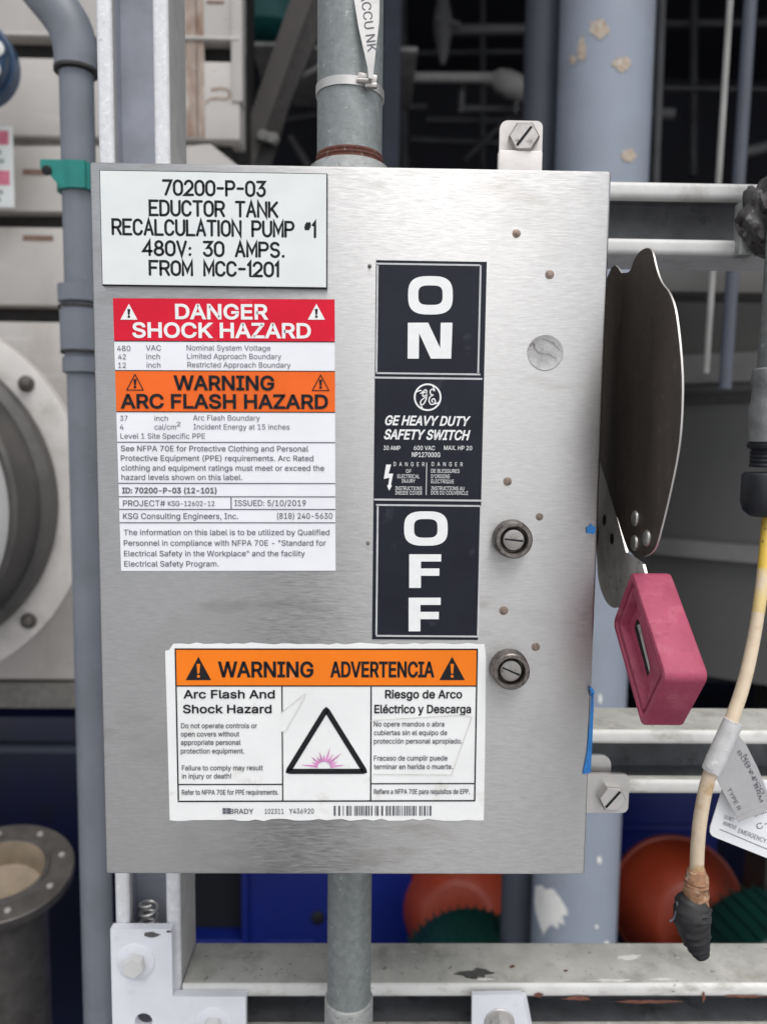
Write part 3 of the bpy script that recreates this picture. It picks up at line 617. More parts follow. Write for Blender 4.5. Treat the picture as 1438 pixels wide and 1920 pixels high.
# --- side handle: pivot, lens plate with rivets, lever, grip
XP = .1405
m = MB(); c = V((HX - .004, .074, at(1120, 1000, .074).z)); m.lathe(c, (1, 0, 0), [(.016, 0), (.016, .012), (.010, .0125), (.010, .024)], 32); piv = m.build('pivot_hub', M['dark_steel'], sw)
edge = [(1176, 511), (1182, 505), (1188, 488), (1197, 474), (1208, 466), (1217, 466), (1223, 475), (1227, 492), (1233, 514), (1241, 532), (1252, 546), (1261, 566), (1267, 592), (1273, 640), (1277, 690), (1278, 735), (1276, 790), (1271, 840), (1262, 890), (1250, 945), (1239, 990), (1230, 1022), (1221, 1036), (1208, 1043), (1192, 1041), (1180, 1034), (1172, 1018), (1158, 975), (1145, 935), (1132, 890), (1118, 840), (1112, 760), (1114, 640), (1124, 560), (1140, 515), (1150, 498), (1158, 502), (1164, 512)]
edge = [(p.x, p.y) for p in spline([(x, y, 0) for x, y in edge], 3)]
m = MB(); m.side = 1; m.prism([atx(x, y, XP) for x, y in edge], (.0008, 0, 0)); hp = m.build('handle_shield', [M['handle'], M['steel_plain']], sw)  # rim takes a brighter steel, painting the light that its edge catches
for x, y in ((1191, 972), (1190, 1018), (1213, 1009)):
    c = atx(x, y, XP); m = MB(); m.lathe(c, (-1, 0, 0), [(.0040, -.0002), (.0040, .0004), (.0036, .0010), (.002, .0014), (.0003, .0015)], 24); m.build('rivet', M['rivet'], hp)
XL = XP + .0016
lev = [(1134, 800), (1146, 930), (1173, 1036), (1204, 1058), (1211, 1085), (1205, 1140), (1188, 1150), (1165, 1139), (1148, 1139), (1134, 1125), (1122, 1090), (1118, 1040), (1114, 960), (1112, 880), (1114, 810)]
lev = [(p.x, p.y) for p in spline([(x, y, 0) for x, y in lev[5:]], 5)] + lev[1:5]
m = MB(); m.side = 1; m.prism([atx(x, y, XL) for x, y in lev], (.0014, 0, 0)); lv = m.build('lever', [M['lever'], M['rivet']], sw)
for x, y in ((1133, 975), (1147, 1010)):
    c = atx(x, y, XL); m = MB(); m.lathe(c, (-1, 0, 0), [(.0032, -.0002), (.0030, .0003), (.0005, .0004)], 16); m.build('lever_hole', M['black'], lv)
XG = .1345
A_, B_, C_, D_ = (atx(x, y, XG) for x, y in ((1186, 1063), (1245, 1270), (1206, 1366), (1146, 1172)))
ctr = (A_ + B_ + C_ + D_) / 4; U = ((B_ - A_) + (C_ - D_)); hl = U.length / 4; U.normalize(); Wv = V((1, 0, 0)).cross(U).normalized()
hw = (abs((D_ - A_).dot(Wv)) + abs((C_ - B_).dot(Wv))) / 4
def gl(ins, d, r): return [ctr + U * x + Wv * y + V((d, 0, 0)) for x, y in rrect(0, 0, hl - ins, hw - ins, max(r, .0008), 5)]
m = MB(); TH = .0185
m.rings([gl(.0012, TH, .0035), gl(.0003, TH - .0006, .004), gl(0, TH - .0016, .0042), gl(0, .0010, .0042), gl(.0004, .0002, .004), gl(.0010, 0, .0036), gl(.0030, 0, .003), gl(.0033, .0004, .0028), gl(.0035, .0034, .0026), gl(.0052, .0034, .0022), gl(.0054, .0010, .002), gl(.0057, .0006, .002), gl(.0074, .0006, .0016), gl(.0077, .0010, .0016), gl(.0080, .0046, .0014)])
gp = m.build('grip', M['pink'], sw)
m = MB(); XS = XG + .0045
m.poly([atx(x, y, XS) for x, y in ((1189, 1178), (1193, 1160), (1198, 1165), (1216, 1262), (1213, 1268))]); m.build('lever_slot', M['black'], gp)
m = MB(); m.poly([atx(x, y, XS - .0002) for x, y in ((1194, 1172), (1199, 1170), (1218, 1252), (1217, 1262))]); m.build('lever_end', M['lever'], gp)

# ================================================================== conduits
pc = at(656, 200, .048); RC = .0171
cdt = thing('rigid_conduit', 'galvanised conduit entering the top of the stainless box, rust ring at its foot', 'conduit', (pc.x, .048, HZ))
m = MB(); m.tube([(pc.x, .048, HZ + .006), (pc.x, .048, .30), (pc.x, .048, .62)], RC, 40); m.build('pipe', M['galv'], cdt)
zr = at(656, 281, .031).z
m = MB(); m.lathe((pc.x, .048, zr), (0, 0, 1), [(RC + .0001, -.0030), (RC + .0006, -.0025), (RC + .0002, -.0012), (RC + .0007, -.0004), (RC + .0002, .0006), (RC + .0006, .0016), (RC + .0001, .0026)], 40, False); m.build('thread_ring', M['rust_ring'], cdt)
m = MB(); m.lathe((pc.x, .048, HZ - .0029), (0, 0, 1), [(RC + .0035, 0), (RC + .0035, zr - HZ - .004 + .0029), (RC + .001, zr - HZ - .0026 + .0029), (RC, zr - HZ - .0024 + .0029)], 40); m.build('hub', M['galv_light'], cdt)

tg = thing('conduit_marker', 'stainless band and narrow stamped tag strapped round the upper conduit', 'marker tag', (pc.x, .048, .24))
zb = at(656, 150, .031).z; tilt = .06
m = MB(); rb = []
def bandring(dz, r): return [V((pc.x + r * math.cos(a), .048 + r * math.sin(a), zb + dz - .045 * r * math.cos(a))) for a in [2 * math.pi * k / 40 for k in range(40)]]
m.rings([bandring(-.0022, RC + .0002), bandring(-.0022, RC + .0008), bandring(.0022, RC + .0008), bandring(.0022, RC + .0002)], False, False); m.build('band', M['steel_plain'], tg)
m = MB(); cb = on_cyl(688, 151, (pc.x, .048), RC + .0015); m.box(cb - V((.0052, .001, .0028)), cb + V((.0052, .0016, .0032)), .0008, 2, rot=Matrix.Rotation(R(8), 3, 'Y')); m.box(cb + V((-.001, -.0024, -.0042)), cb + V((.0052, .0006, -.0018)), .0006, 2); m.tube([cb + V((-.005, -.0012, -.0005)), cb + V((.001, -.0024, -.0012))], .0013, 10); m.build('buckle', M['steel_dirty'], tg)
m = MB(); YT = .048 - RC - .0035
tp = [(664, -60), (664, 0), (672, 50), (681, 90), (689, 125), (691, 146), (699, 148), (704, 100), (711, 40), (712, -60)]
m.prism([at(x, y, YT - .00012 * max(0, 60 - y) * .2) if False else at(x, y, YT) for x, y in tp], (0, .0006, 0)); stp = m.build('strip', M['steel_plain'], tg)
m = MB(); vs, fs = glyphs("ACCU NK", 0, 0); x0 = min(v[0] for v in vs); x1 = max(v[0] for v in vs); a, b = at(684, -14, YT - .0002), at(698, 96, YT - .0002); dd = (b - a); L_ = dd.length; dd.normalize(); nn = V((0, -1, 0)).cross(dd)
m.add([a + dd * ((x - x0) / (x1 - x0) * L_) + nn * ((y - .25) * .009) for x, y, _z in vs], fs); m.build('stamped_lettering', M['grey_print'], stp)

pb = at(655, 1760, .05)
cb2 = thing('rigid_conduit', 'thinner galvanised conduit leaving the underside of the stainless box', 'conduit', (pb.x, .05, -.30))
m = MB(); m.tube([(pb.x, .05, -HZ - .0005), (pb.x, .05, -.235), (pb.x, .05, -.40)], .0128, 36); m.build('pipe', M['galv'], cb2)
zc = at(655, 1897, .038).z
m = MB(); m.lathe((pb.x, .05, zc), (0, 0, -1), [(.0129, 0), (.0142, .0006), (.0142, .02), (.0129, .0206)], 36, False); m.build('coupling', M['galv_light'], cb2)

# ================================================================== strut frame
def channel(name, lab, p0, p1, side, openv, wd, dp, mats, cat='strut channel', grp='white strut channels of the frame', parts=True):
    """C channel from p0 to p1 (centre of its open front), side = across, openv = the direction its open side faces"""
    p0, p1, side, openv = V(p0), V(p1), V(side).normalized(), V(openv).normalized(); t = .0024; lw = .0095; r = .003; hw = wd / 2
    out = []
    def arcp(cx, cy, rr, a0, a1, n=4): return [(cx + rr * math.cos(R(a0 + (a1 - a0) * i / n)), cy + rr * math.sin(R(a0 + (a1 - a0) * i / n))) for i in range(n + 1)]
    # x across, y depth (0 = open front)
    prof = [(-hw + lw, -.007)] + arcp(-hw + lw - r, -.0 - r, r, 0, 90) + arcp(-hw + r, -r, r, 90, 180) + [(-hw, -dp), (hw, -dp)] + arcp(hw - r, -r, r, 0, 90) + arcp(hw - lw + r, -r, r, 90, 180) + [(hw - lw, -.007)]
    inner = [(hw - lw + t, -.007), (hw - lw + t, -t), (hw - t, -t), (hw - t, -dp + t), (-hw + t, -dp + t), (-hw + t, -t), (-hw + lw - t, -t), (-hw + lw - t, -.007)]
    loop = prof + inner
    f = lambda p, q: p + side * q[0] + openv * q[1]
    m = MB(); A = [m.bm.verts.new(f(p0, q)) for q in loop]; B = [m.bm.verts.new(f(p1, q)) for q in loop]; n = len(loop); npf = len(prof)
    for i in range(n):
        j = (i + 1) % n; fc = m.face((A[i], A[j], B[j], B[i]))
        if fc: fc.material_index = 1 if i >= npf and i < n - 1 else (2 if i < npf - 1 and loop[i][1] > -.0022 and loop[j][1] > -.0022 else 0)
    m.face(A[::-1]); m.face(B)
    o = m.build(name, mats, None, 30); tag(o, lab, cat, grp); return o
YS = .096
vx = (at(191, 150, YS).x + at(325, 150, YS).x) / 2; vx2 = (at(212, 1680, YS).x + at(325, 1680, YS).x) / 2
VX = (vx + vx2) / 2; VW = .0420
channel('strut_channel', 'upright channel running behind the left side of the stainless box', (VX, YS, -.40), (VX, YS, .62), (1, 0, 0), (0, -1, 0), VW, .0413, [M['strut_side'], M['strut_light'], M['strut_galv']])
XR = VX + VW / 2 + .0006
zt, zbm = at(1300, 341, YS).z, at(1300, 478, YS).z
xe = at(1428, 400, YS).x
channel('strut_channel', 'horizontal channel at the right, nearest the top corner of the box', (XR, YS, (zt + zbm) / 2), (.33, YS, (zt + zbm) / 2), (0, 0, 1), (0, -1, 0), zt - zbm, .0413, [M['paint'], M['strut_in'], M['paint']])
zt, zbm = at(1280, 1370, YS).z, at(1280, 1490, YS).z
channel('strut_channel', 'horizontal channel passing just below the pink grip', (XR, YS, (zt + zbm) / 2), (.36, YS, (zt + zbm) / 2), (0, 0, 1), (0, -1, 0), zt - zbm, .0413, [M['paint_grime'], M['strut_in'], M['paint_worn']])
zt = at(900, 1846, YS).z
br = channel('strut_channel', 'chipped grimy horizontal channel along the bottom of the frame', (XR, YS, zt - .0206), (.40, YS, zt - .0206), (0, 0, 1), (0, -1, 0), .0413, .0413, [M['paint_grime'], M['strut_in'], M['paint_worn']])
# paint chips belong to that channel
for nm, mat, lst, j in (('bare_patch', M['chip'], ((890, 1826, 30, 9),), .45), ('paint_flake', M['chip_white'], ((1180, 1795, 24, 4), (905, 1836, 24, 2.2), (1150, 1838, 40, 2.6), (1240, 1836, 22, 2)), .45), ('stain', M['rust_line'], ((960, 1812, 5, 3), (1060, 1820, 4, 2)), .4)):
    for (cx, cy, rx, ry) in lst: m = MB(); m.fan(atz(cx, cy, zt + .0003), [atz(x, y, zt + .0003) for x, y in jag(cx, cy, rx, ry, 22, j)]); m.build(nm, mat, br)
for cx, cy, rx, ry in ((1319, 1870, 3, 9), (1395, 1868, 36, 2.5), (1010, 1866, 8, 5), (1215, 1878, 60, 3), (1085, 1872, 30, 4)):
    m = MB(); m.fan(at(cx, cy, YS - .0007), [at(x, y, YS - .0007) for x, y in jag(cx, cy, rx, ry, 20, .45)]); m.build('rust_streak', M['rust_line'], br)

# L-shaped bracket plate
Yb = YS - .0065
bk = thing('bracket_plate', 'white painted angle plate bolted to the upright strut at lower left', 'bracket', at(330, 1919, Yb))
pts = [at(x, y, Yb) for x, y in ((207, 1742), (322, 1742), (324, 1868), (461, 1869), (462, 2010), (214, 2010))]
pts[0].x = pts[5].x = (pts[0].x + pts[5].x) / 2
hc = at(270, 1915, Yb); hole = [hc + V((.0056 * math.cos(2 * math.pi * k / 24), 0, .0056 * math.sin(2 * math.pi * k / 24))) for k in range(24)]
m = MB(); m.prism(pts, (0, .006, 0), [hole]); m.build('plate', M['plate_white'], bk)
m = MB(); m.poly([at(x, y, Yb - .0003) for x, y in jag(283, 1752, 15, 5, 14, .3)]); m.poly([at(x, y, Yb - .0003) for x, y in jag(317, 1747, 5, 2, 10, .3)]); m.build('bare_patch', M['chip'], bk)
def bolted(x, y, Y, rw, rb, par, mw, mbt, rot=.2):
    c = at(x, y, Y)
    m = MB(); m.lathe(c, (0, -1, 0), [(rw, -.0002), (rw, .0006), (rw * .94, .0011), (rw * .6, .0012)], 40); wsh = m.build('bolt_washer', mw, par)
    m = MB(); hexbolt(m, c + V((0, -.0012, 0)), (0, -1, 0), rb, .0055, rot=rot); m.build('bolt_head', mbt, wsh)
bolted(255, 1803, Yb, .0122, .0072, bk, M['plate_white'], M['paint'])
bolted(401, 1922, Yb, .0122, .0072, bk, M['plate_white'], M['paint'], .5)
# spring nut inside the upright
sn = at(280, 1722, YS + .014)
st = thing('strut_nut', 'spring nut sitting inside the upright strut above the bracket plate', 'nut', sn)
m = MB(); m.tube([sn + V((.0055 * math.cos(a), .0055 * math.sin(a), -.012 + a * .0010)) for a in [i * .35 for i in range(70)]], .0011, 8); m.build('spring', M['steel_plain'], st)
m = MB(); m.box(sn + V((-.009, -.006, -.022)), sn + V((.009, .006, -.0125)), .001); m.build('nut_block', M['dark_steel'], st)

# small saddle clip at the bottom edge
Yc = YS - .008
cl = thing('strut_clip', 'small white clip with a round bolt on the bottom channel, at the photo edge', 'clip', at(935, 1919, Yc))
m = MB(); a, b = at(882, 1864, Yc), at(982, 1864, Yc)
m.prism([at(885, 1866, Yc), at(978, 1864, Yc), at(998, 1960, Yc), at(884, 1960, Yc)], (0, .0035, 0)); m.prism([at(978, 1864, Yc), at(986, 1866, Yc + .006), at(1004, 1960, Yc + .006), at(998, 1960, Yc)], (.0004, .002, 0)); m.build('clip_plate', M['plate_white'], cl)
bolted(936, 1917, Yc, .0098, .0062, cl, M['steel_plain'], M['steel_plain'], .1)

# corroded clamp at the right end of the upper channel
cc = at(1424, 410, YS - .012)
kc = thing('beam_clamp', 'corroded dark clamp gripping the right end of the upper channel', 'clamp', cc)
m = MB(); t = bmesh.new(); bmesh.ops.create_icosphere(t, subdivisions=4, radius=1)
for v in t.verts:
    k = 1 + .16 * math.sin(v.co.z * 7 + v.co.x * 5) + random.uniform(-.07, .07)
    v.co = cc + V((v.co.x * .0115, v.co.y * .010, v.co.z * .0205)) * k
m.join(t); m.build('clamp_body', M['corroded'], kc, 60)
m = MB(); m.box(at(1385, 478, YS - .006), at(1402, 386, YS + .004), .001); m.build('clamp_jaw', M['galv_light'], kc)
m = MB(); hexbolt(m, cc + V((.002, -.009, .006)), (-.3, -1, .1), .0075, .006); m.build('clamp_bolt', M['corroded'], kc)

# ================================================================== hanging cable with gland
Yg = .07
hc_ = thing('cable_drop', 'dirty tan cable with taped black end hanging from a black gland at right', 'cable', at(1310, 1790, .03))
gx = at(1428, 760, Yg).x + .0055
zz = lambda y: at(1428, y, Yg).z
m = MB(); m.tube([(gx + .001, Yg, .42), (gx + .001, Yg, zz(470)), (gx, Yg, zz(692))], .0088, 24); m.build('conduit', M['galv'], hc_)
m = MB(); m.lathe((gx, Yg, zz(690)), (0, 0, -1), [(.0088, 0), (.0112, .001), (.0118, .008), (.0108, .010), (.0112, .018), (.0122, .022), (.0120, zz(690) - zz(828)), (.009, zz(690) - zz(832))], 28); m.build('connector', M['conn'], hc_)
m = MB(); m.lathe((gx, Yg, zz(830)), (0, 0, -1), [(.011, 0), (.0122, .001), (.0118, .003), (.0100, .004)] + [(.0104 if k % 2 else .0096, .0045 + .0012 * k) for k in range(8)] + [(.010, .0142)], 28)
m.rings([[V((gx + rr * math.cos(2 * math.pi * k / 12), Yg + rr * math.sin(2 * math.pi * k / 12), z_)) for k in range(12)] for rr, z_ in ((.0125, zz(886)), (.0140, zz(892)), (.0140, zz(940)), (.0125, zz(958)), (.0085, zz(968)))]); m.build('cable_gland', M['gland'], hc_)
Yk = lambda y: .07 - .045 * min(1, max(0, (y - 960) / 400))
cp = [(1440, 955), (1436, 1010), (1426, 1110), (1410, 1210), (1388, 1300), (1352, 1398), (1327, 1462), (1313, 1530), (1307, 1590), (1305, 1660)]
path = spline([at(x, y, Yk(y)) for x, y in cp], 10); path[0].x = gx
m = MB(); m.tube(path[:17], .0034, 18); m.build('yellow_jacket', M['cable_yellow'], hc_)
m = MB(); m.tube(path[16:25], .00345, 18); m.build('faded_jacket', M['cable_mid'], hc_)
m = MB(); m.tube(path[24:], [.0034 + .0003 * min(1, i / 25) for i in range(len(path) - 24)], 18); m.build('cable_jacket', M['cable'], hc_)
seg = spline([at(x, y, .025) for x, y in ((1374, 1352), (1352, 1400), (1332, 1446))], 8); seg = [p + V((0, -.0002, 0)) for p in seg]
m = MB(); m.tube(seg, [.0050, .0051] + [.0052] * (len(seg) - 4) + [.0051, .0050], 20, wob=.03); m.build('sleeve', M['sleeve'], hc_)
m = MB(); m.tube([at(x, y, .024) for x, y in ((1368, 1358), (1352, 1378), (1340, 1400), (1330, 1428), (1322, 1436))], .0007, 8); m.build('tie_wire', M['dark_steel'], hc_)
m = MB(); m.tube(spline([at(x, y, .025) for x, y in ((1304, 1628), (1306, 1650), (1304, 1672), (1305, 1694))], 6), [.0040 + .0022 * math.sin(min(1, i / 6) * 1.57) + random.uniform(-.0004, .0006) for i in range(19)], 16, wob=.08); m.build('rusty_wrap', M['rust_tape'], hc_)
m = MB(); bp = spline([at(x, y, .025) for x, y in ((1303, 1680), (1298, 1700), (1297, 1725), (1303, 1755), (1309, 1775), (1316, 1792))], 6); N = len(bp)
m.tube(bp, [.0055 + .0045 * math.sin(min(1, i / 8) * 1.57) - .0062 * max(0, (i / (N - 1) - .3) / .7) ** 1.2 + .0004 * (i % 3 == 0) for i in range(N)], 14, wob=.07); m.build('black_tape', M['black_tape'], hc_)
m = MB(); m.tube([at(x, y, .024) for x, y in ((1255, 1728), (1263, 1722), (1270, 1700), (1268, 1690), (1275, 1728), (1290, 1735))], .0006, 6); m.build('loose_thread', M['grey_print'], hc_)

mt = thing('metal_tag', 'dull silver tag tied to the cable, overlapping the white tag', 'tag', at(1375, 1380, .03))
Yt = .030; mp_ = [(1371, 1374), (1382, 1376), (1398, 1396), (1420, 1440), (1440, 1490), (1448, 1512), (1384, 1538), (1361, 1496), (1338, 1452)]
m = MB(); m.prism([at(x, y, Yt) for x, y in mp_], (0, .0004, 0)); m.prism([at(1380, 1534, Yt - .0008), at(1450, 1506, Yt - .0008), at(1452, 1513, Yt - .0008), at(1384, 1542, Yt - .0008)], (0, .0007, 0)); mtp = m.build('plate', M['metal_tag'], mt)
def vtext(m, body, x0, y0, x1, y1, hgt, Y, bold=.0, flip=1):
    vs, fs = glyphs(body, bold); a_, b_ = min(v[0] for v in vs), max(v[0] for v in vs); p, q = at(x0, y0, Y), at(x1, y1, Y); d = q - p; L_ = d.length; d.normalize(); n = V((0, -1, 0)).cross(d) * flip
    m.add([p + d * ((x - a_) / (b_ - a_) * L_) + n * (y / CAPH * hgt) for x, y, _z in vs], fs)
m = MB()
vtext(m, "TYPE R", 1362, 1480, 1383, 1520, .0022, Yt - .0002, .01); vtext(m, "BODY PCO", 1381, 1410, 1428, 1490, .0020, Yt - .0002, .01); vtext(m, "NO 24 BRM", 1393, 1416, 1424, 1505, .0020, Yt - .0002, .01)
m.build('stamped_lettering', M['grey_print'], mtp)
wt = thing('white_tag', 'white printed plastic tag with rounded corner hanging behind the metal tag', 'tag', at(1390, 1500, .04))
Yt = .036; wp = [(1353, 1480), (1331, 1550), (1330, 1560), (1334, 1567), (1342, 1571), (1470, 1622), (1500, 1520), (1440, 1470), (1400, 1440)]
m = MB(); m.prism([at(x, y, Yt) for x, y in wp], (0, .0006, 0)); wtp = m.build('plate', M['white_tag'], wt)
m = MB(); m.ribbon([at(1349, 1555, Yt - .0002), at(1475, 1608, Yt - .0002)], .0004, (0, -1, 0)); vtext(m, "DO NOT", 1356, 1535, 1374, 1541, .0022, Yt - .0002, .01); vtext(m, "REMOVE", 1354, 1546, 1378, 1556, .0022, Yt - .0002, .01); vtext(m, "EMERGENCY LABEL", 1382, 1561, 1462, 1592, .0026, Yt - .0002); vtext(m, "C-", 1420, 1556, 1440, 1548, .0036, Yt - .0002, .01); vtext(m, "URGENT", 1414, 1532, 1452, 1518, .0030, Yt - .0002, .02)
m.build('lettering', M['grey_print'], wtp)

# ================================================================== grey plastic pipe and clamp on the left
Yp = .36
pp = thing('plastic_pipe', 'grey plastic pipe with elbow and couplings beside the left edge of the box', 'pipe', (at(175, 1900, Yp).x, Yp, -1.54))
px_ = at(155, 400, Yp).x; pz = lambda y: at(155, y, Yp).z; px_b = at(188, 1900, Yp).x
px_ = (at(152, 200, Yp).x + at(152, 700, Yp).x + at(185, 1850, Yp).x) / 3
rp = .0150
m = MB(); m.tube([(px_, Yp, pz(140)), (px_, Yp, 0), (px_, Yp, -1.54)], rp, 36); m.build('pipe', M['pvc'], pp)
e0 = V((px_, Yp, pz(135))); e1 = V((px_, Yp, pz(60))); d45 = (at(60, -40, Yp) - at(138, 60, Yp)).normalized(); d45.y = 0
el = [e0, e0 + (e1 - e0) * .5, e1] ; el = [e0, V((px_, Yp, pz(95))), V((px_, Yp, pz(62))) + d45 * .012, V((px_, Yp, pz(62))) + d45 * .05]
m = MB(); m.tube(spline(el, 6), rp + .0042, 36); m.build('elbow', M['pvc'], pp)
m = MB(); m.tube([el[3] - d45 * .004, el[3] + d45 * .5], rp, 36); m.build('slanted_pipe', M['pvc'], pp)
m = MB(); m.lathe((px_, Yp, pz(133)), (0, 0, -1), [(rp, -.001), (rp + .0044, -.0006), (rp + .0044, .0022), (rp, .0026)], 36); m.build('joint_ring', M['dark_steel'], pp)
m = MB(); m.lathe((px_ + .000, Yp, pz(535)), (0, 0, -1), [(rp, 0), (rp + .006, .001), (rp + .006, .016), (rp + .0015, .018), (rp + .0015, .022), (rp + .0048, .023), (rp + .0048, .060), (rp + .0015, .062), (rp + .0015, .066), (rp + .0035, .067), (rp + .0035, .080), (rp, .082)], 36); m.build('union_fitting', M['pvc'], pp)
m = MB(); m.lathe((px_, Yp, pz(575)), (0, 0, -1), [(rp + .0058, 0), (rp + .0062, .0008), (rp + .0058, .0022)], 36, False); m.build('joint_ring', M['dark_steel'], pp); m = MB(); m.lathe((px_, Yp, pz(660)), (0, 0, -1), [(rp + .0046, 0), (rp + .0052, .0008), (rp + .0046, .002)], 36, False); m.build('joint_ring', M['dark_steel'], pp)
cz = pz(338); ct = thing('pipe_clamp', 'teal plastic clamp on the grey pipe at the top left corner of the box', 'clamp', (px_, Yp, cz))
m = MB(); hz = .0118
m.rings([[V((px_ + r_ * math.cos(a), Yp + r_ * math.sin(a), cz + z_)) for a in [2 * math.pi * k / 32 for k in range(32)]] for r_, z_ in ((rp + .0003, -hz), (rp + .004, -hz), (rp + .004, hz), (rp + .0003, hz))], False, False)
lx = at(82, 338, Yp - .012).x
m.prism([V((lx, Yp - .018, cz + hz)), V((px_ + .012, Yp - .018, cz + hz)), V((px_ + .012, Yp - .018, cz - hz)), V((px_ - .010, Yp - .018, cz - hz * 1.05)), V((lx + .006, Yp - .018, cz + hz * .1)), V((lx, Yp - .018, cz + .004))], (0, .010, 0)); m.build('clamp_body', M['teal'], ct)
m = MB(); c = V((lx + .006, Yp - .0182, cz + .002)); m.lathe(c, (0, -1, 0), [(.0044, 0), (.0044, .001), (.003, .0016)], 16); m.build('clamp_screw', M['black'], ct)

# ================================================================== left machine casing
Yw = .95
pw = thing('machine_casing', 'beige panelled metal casing behind the grey pipe at upper left', 'machine casing', at(60, 1275, Yw))
def pz_(y): return at(100, y, Yw).z
xl = at(-700, 500, Yw).x; xr = at(450, 120, Yw).x
m = MB(); m.box((xl, Yw + .03, pz_(1290)), (xr - .02, Yw + .30, pz_(-700))); m.build('frame_backing', M['panel_gap'], pw)
def slab(y0, y1, x1=450, dy=0.):
    m = MB(); x1w = at(x1, (y0 + y1) / 2, Yw).x; m.box((xl, Yw + dy, pz_(y1)), (x1w, Yw + .06, pz_(y0)), .004, 2); return m.build('panel', M['panel'], pw)
slab(-640, -330); slab(-300, 68); slab(108, 256, 450)
m = MB(); m.prism([at(-700, 274, Yw), at(345, 274, Yw), at(395, 270, Yw), at(470, 330, Yw), at(470, 396, Yw), at(-700, 396, Yw)], (0, .06, 0)); m.build('panel', M['panel'], pw)
m = MB(); m.prism([at(345, 258, Yw + .012), at(452, 180, Yw + .012), at(452, 108, Yw + .012), at(345, 108, Yw + .012)], (0, .04, 0)); m.build('panel_corner', M['panel'], pw) if False else m.bm.free()
slab(426, 574); slab(604, 1000); slab(1004, 1275)
m = MB(); m.box((xl, Yw + .012, pz_(275)), (at(300, 265, Yw).x, Yw + .06, pz_(255.5))); m.build('groove_strip', M['groove'], pw)
m = MB(); m.box((xl, Yw - .006, pz_(71)), (xr, Yw + .02, pz_(64)), .002); m.build('lip', M['panel'], pw)
for x0, y0, x1, y1 in ((44, 318, 88, 326), (44, 442, 100, 450), (388, 2, 420, 6)):
    m = MB(); a, b = at(x0, y1, Yw - .001), at(x1, y0, Yw - .001); m.box((a.x, Yw - .0015, a.z), (b.x, Yw + .002, b.z)); m.build('slot', M['slot'], pw)
m = MB()
for x0, x1 in ((349, 366), (370, 379)): a, b = at(x0, 256, Yw - .001), at(x1, -300, Yw - .001); m.box((a.x, Yw - .0012, a.z), (b.x, Yw + .002, b.z))
m.build('rust_run', M['rust_pale'], pw)

m = MB(); a, b = at(434, 190, Yw - .003), at(452, -400, Yw - .003); m.box((a.x, Yw - .004, a.z), (b.x, Yw + .03, b.z), .002); m.build('edge_frame', M['panel'], pw)
m = MB(); m.ribbon([at(x, y, Yw - .001) for x, y in ((384, 196), (392, 186), (410, 184), (425, 186), (432, 178), (428, 168), (415, 165), (398, 168))], .004, (0, -1, 0)); m.build('rust_mark', M['rust_pale'], pw)
# blue flange
cf = at(-66, 98, .80); rf = at(10, 98, .80).x - cf.x
bf = thing('blue_flange', 'blue round flange with pale ringed bolts at the upper left photo edge', 'flange', cf)
m = MB(); m.lathe(cf, (0.15, -1, -.05), [(rf * 1.08, -.05), (rf * 1.08, -.022), (rf, -.02), (rf, .006), (rf * .94, .010), (rf * .3, .011)], 56); m.build('disc', M['blue_flange'], bf)
for k in range(10):
    a = R(6 + 36 * k); c = cf + V((.80 * rf * math.cos(a), -.0085 + .12 * rf * math.cos(a), .80 * rf * math.sin(a)))
    m = MB(); m.lathe(c, (.15, -1, -.05), [(.0115, -.003), (.0115, .004), (.0085, .005)], 20); wsh = m.build('washer', M['sign'], bf)
    m = MB(); hexbolt(m, c + V((0, -.005, 0)), (.15, -1, -.05), .0068, .006); m.build('bolt', M['slot'], wsh)
# sign
Ysg = .90; sg = thing('notice_sign', 'white sign with faded red bars cut by the left photo edge', 'sign', at(-60, 385, Ysg))
a, b = at(-160, 386, Ysg), at(23, 236, Ysg); m = MB(); m.box((a.x, Ysg, a.z), (b.x, Ysg + .004, b.z), .001); sp = m.build('sign_board', M['sign'], sg)
def sgb(nm, mat, rects):
    m = MB()
    for x0, y0, x1, y1 in rects: p, q = at(x0, y1, Ysg - .001), at(x1, y0, Ysg - .001); m.box((p.x, Ysg - .0008, p.z), (q.x, Ysg + .001, q.z))
    m.build(nm, mat, sp)
sgb('red_bar', M['sign_red'], [(-150, 245, 16, 268), (-150, 320, 18, 344)])
sgb('faded_line', M['sign_grey'], [(-150, 281, 3, 286), (-150, 298, 8, 303), (-150, 356, 6, 361), (-150, 370, 2, 375)])

# drum with flange
Yd = .80
dc_ = at(-180, 935, Yd); rd = (at(181, 935, Yd) - dc_).x * .985
dr = thing('flanged_drum', 'round grey drum with wide pale bolted flange at the left photo edge', 'drum', dc_ + V((0, 0, -rd)))
ang = [R(a) for a in (-70, -43.5, 41, 70, 100, 130, 160, 190, 220, 250)]
m = MB(); m.lathe(dc_, (0, -1, 0), [(rd * .80, 0), (rd, 0), (rd, .018), (rd * .99, .020), (rd * .80, .020)], 96, False); m.build('flange_ring', M['drum_ring'], dr)
m = MB(); m.lathe(dc_, (0, -1, 0), [(rd * .845, .0), (rd * .845, .045), (rd * .80, .052), (rd * .775, .11), (rd * .755, .115)], 96, False); m.build('barrel', M['drum_side'], dr)
m = MB(); m.lathe(dc_ + V((-.006, 0, -.006)), (0, -1, 0), [(rd * .765, .10), (rd * .755, .112), (rd * .70, .118), (rd * .2, .121), (.0005, .121)], 96); m.build('cover_disc', M['drum_cover'], dr)
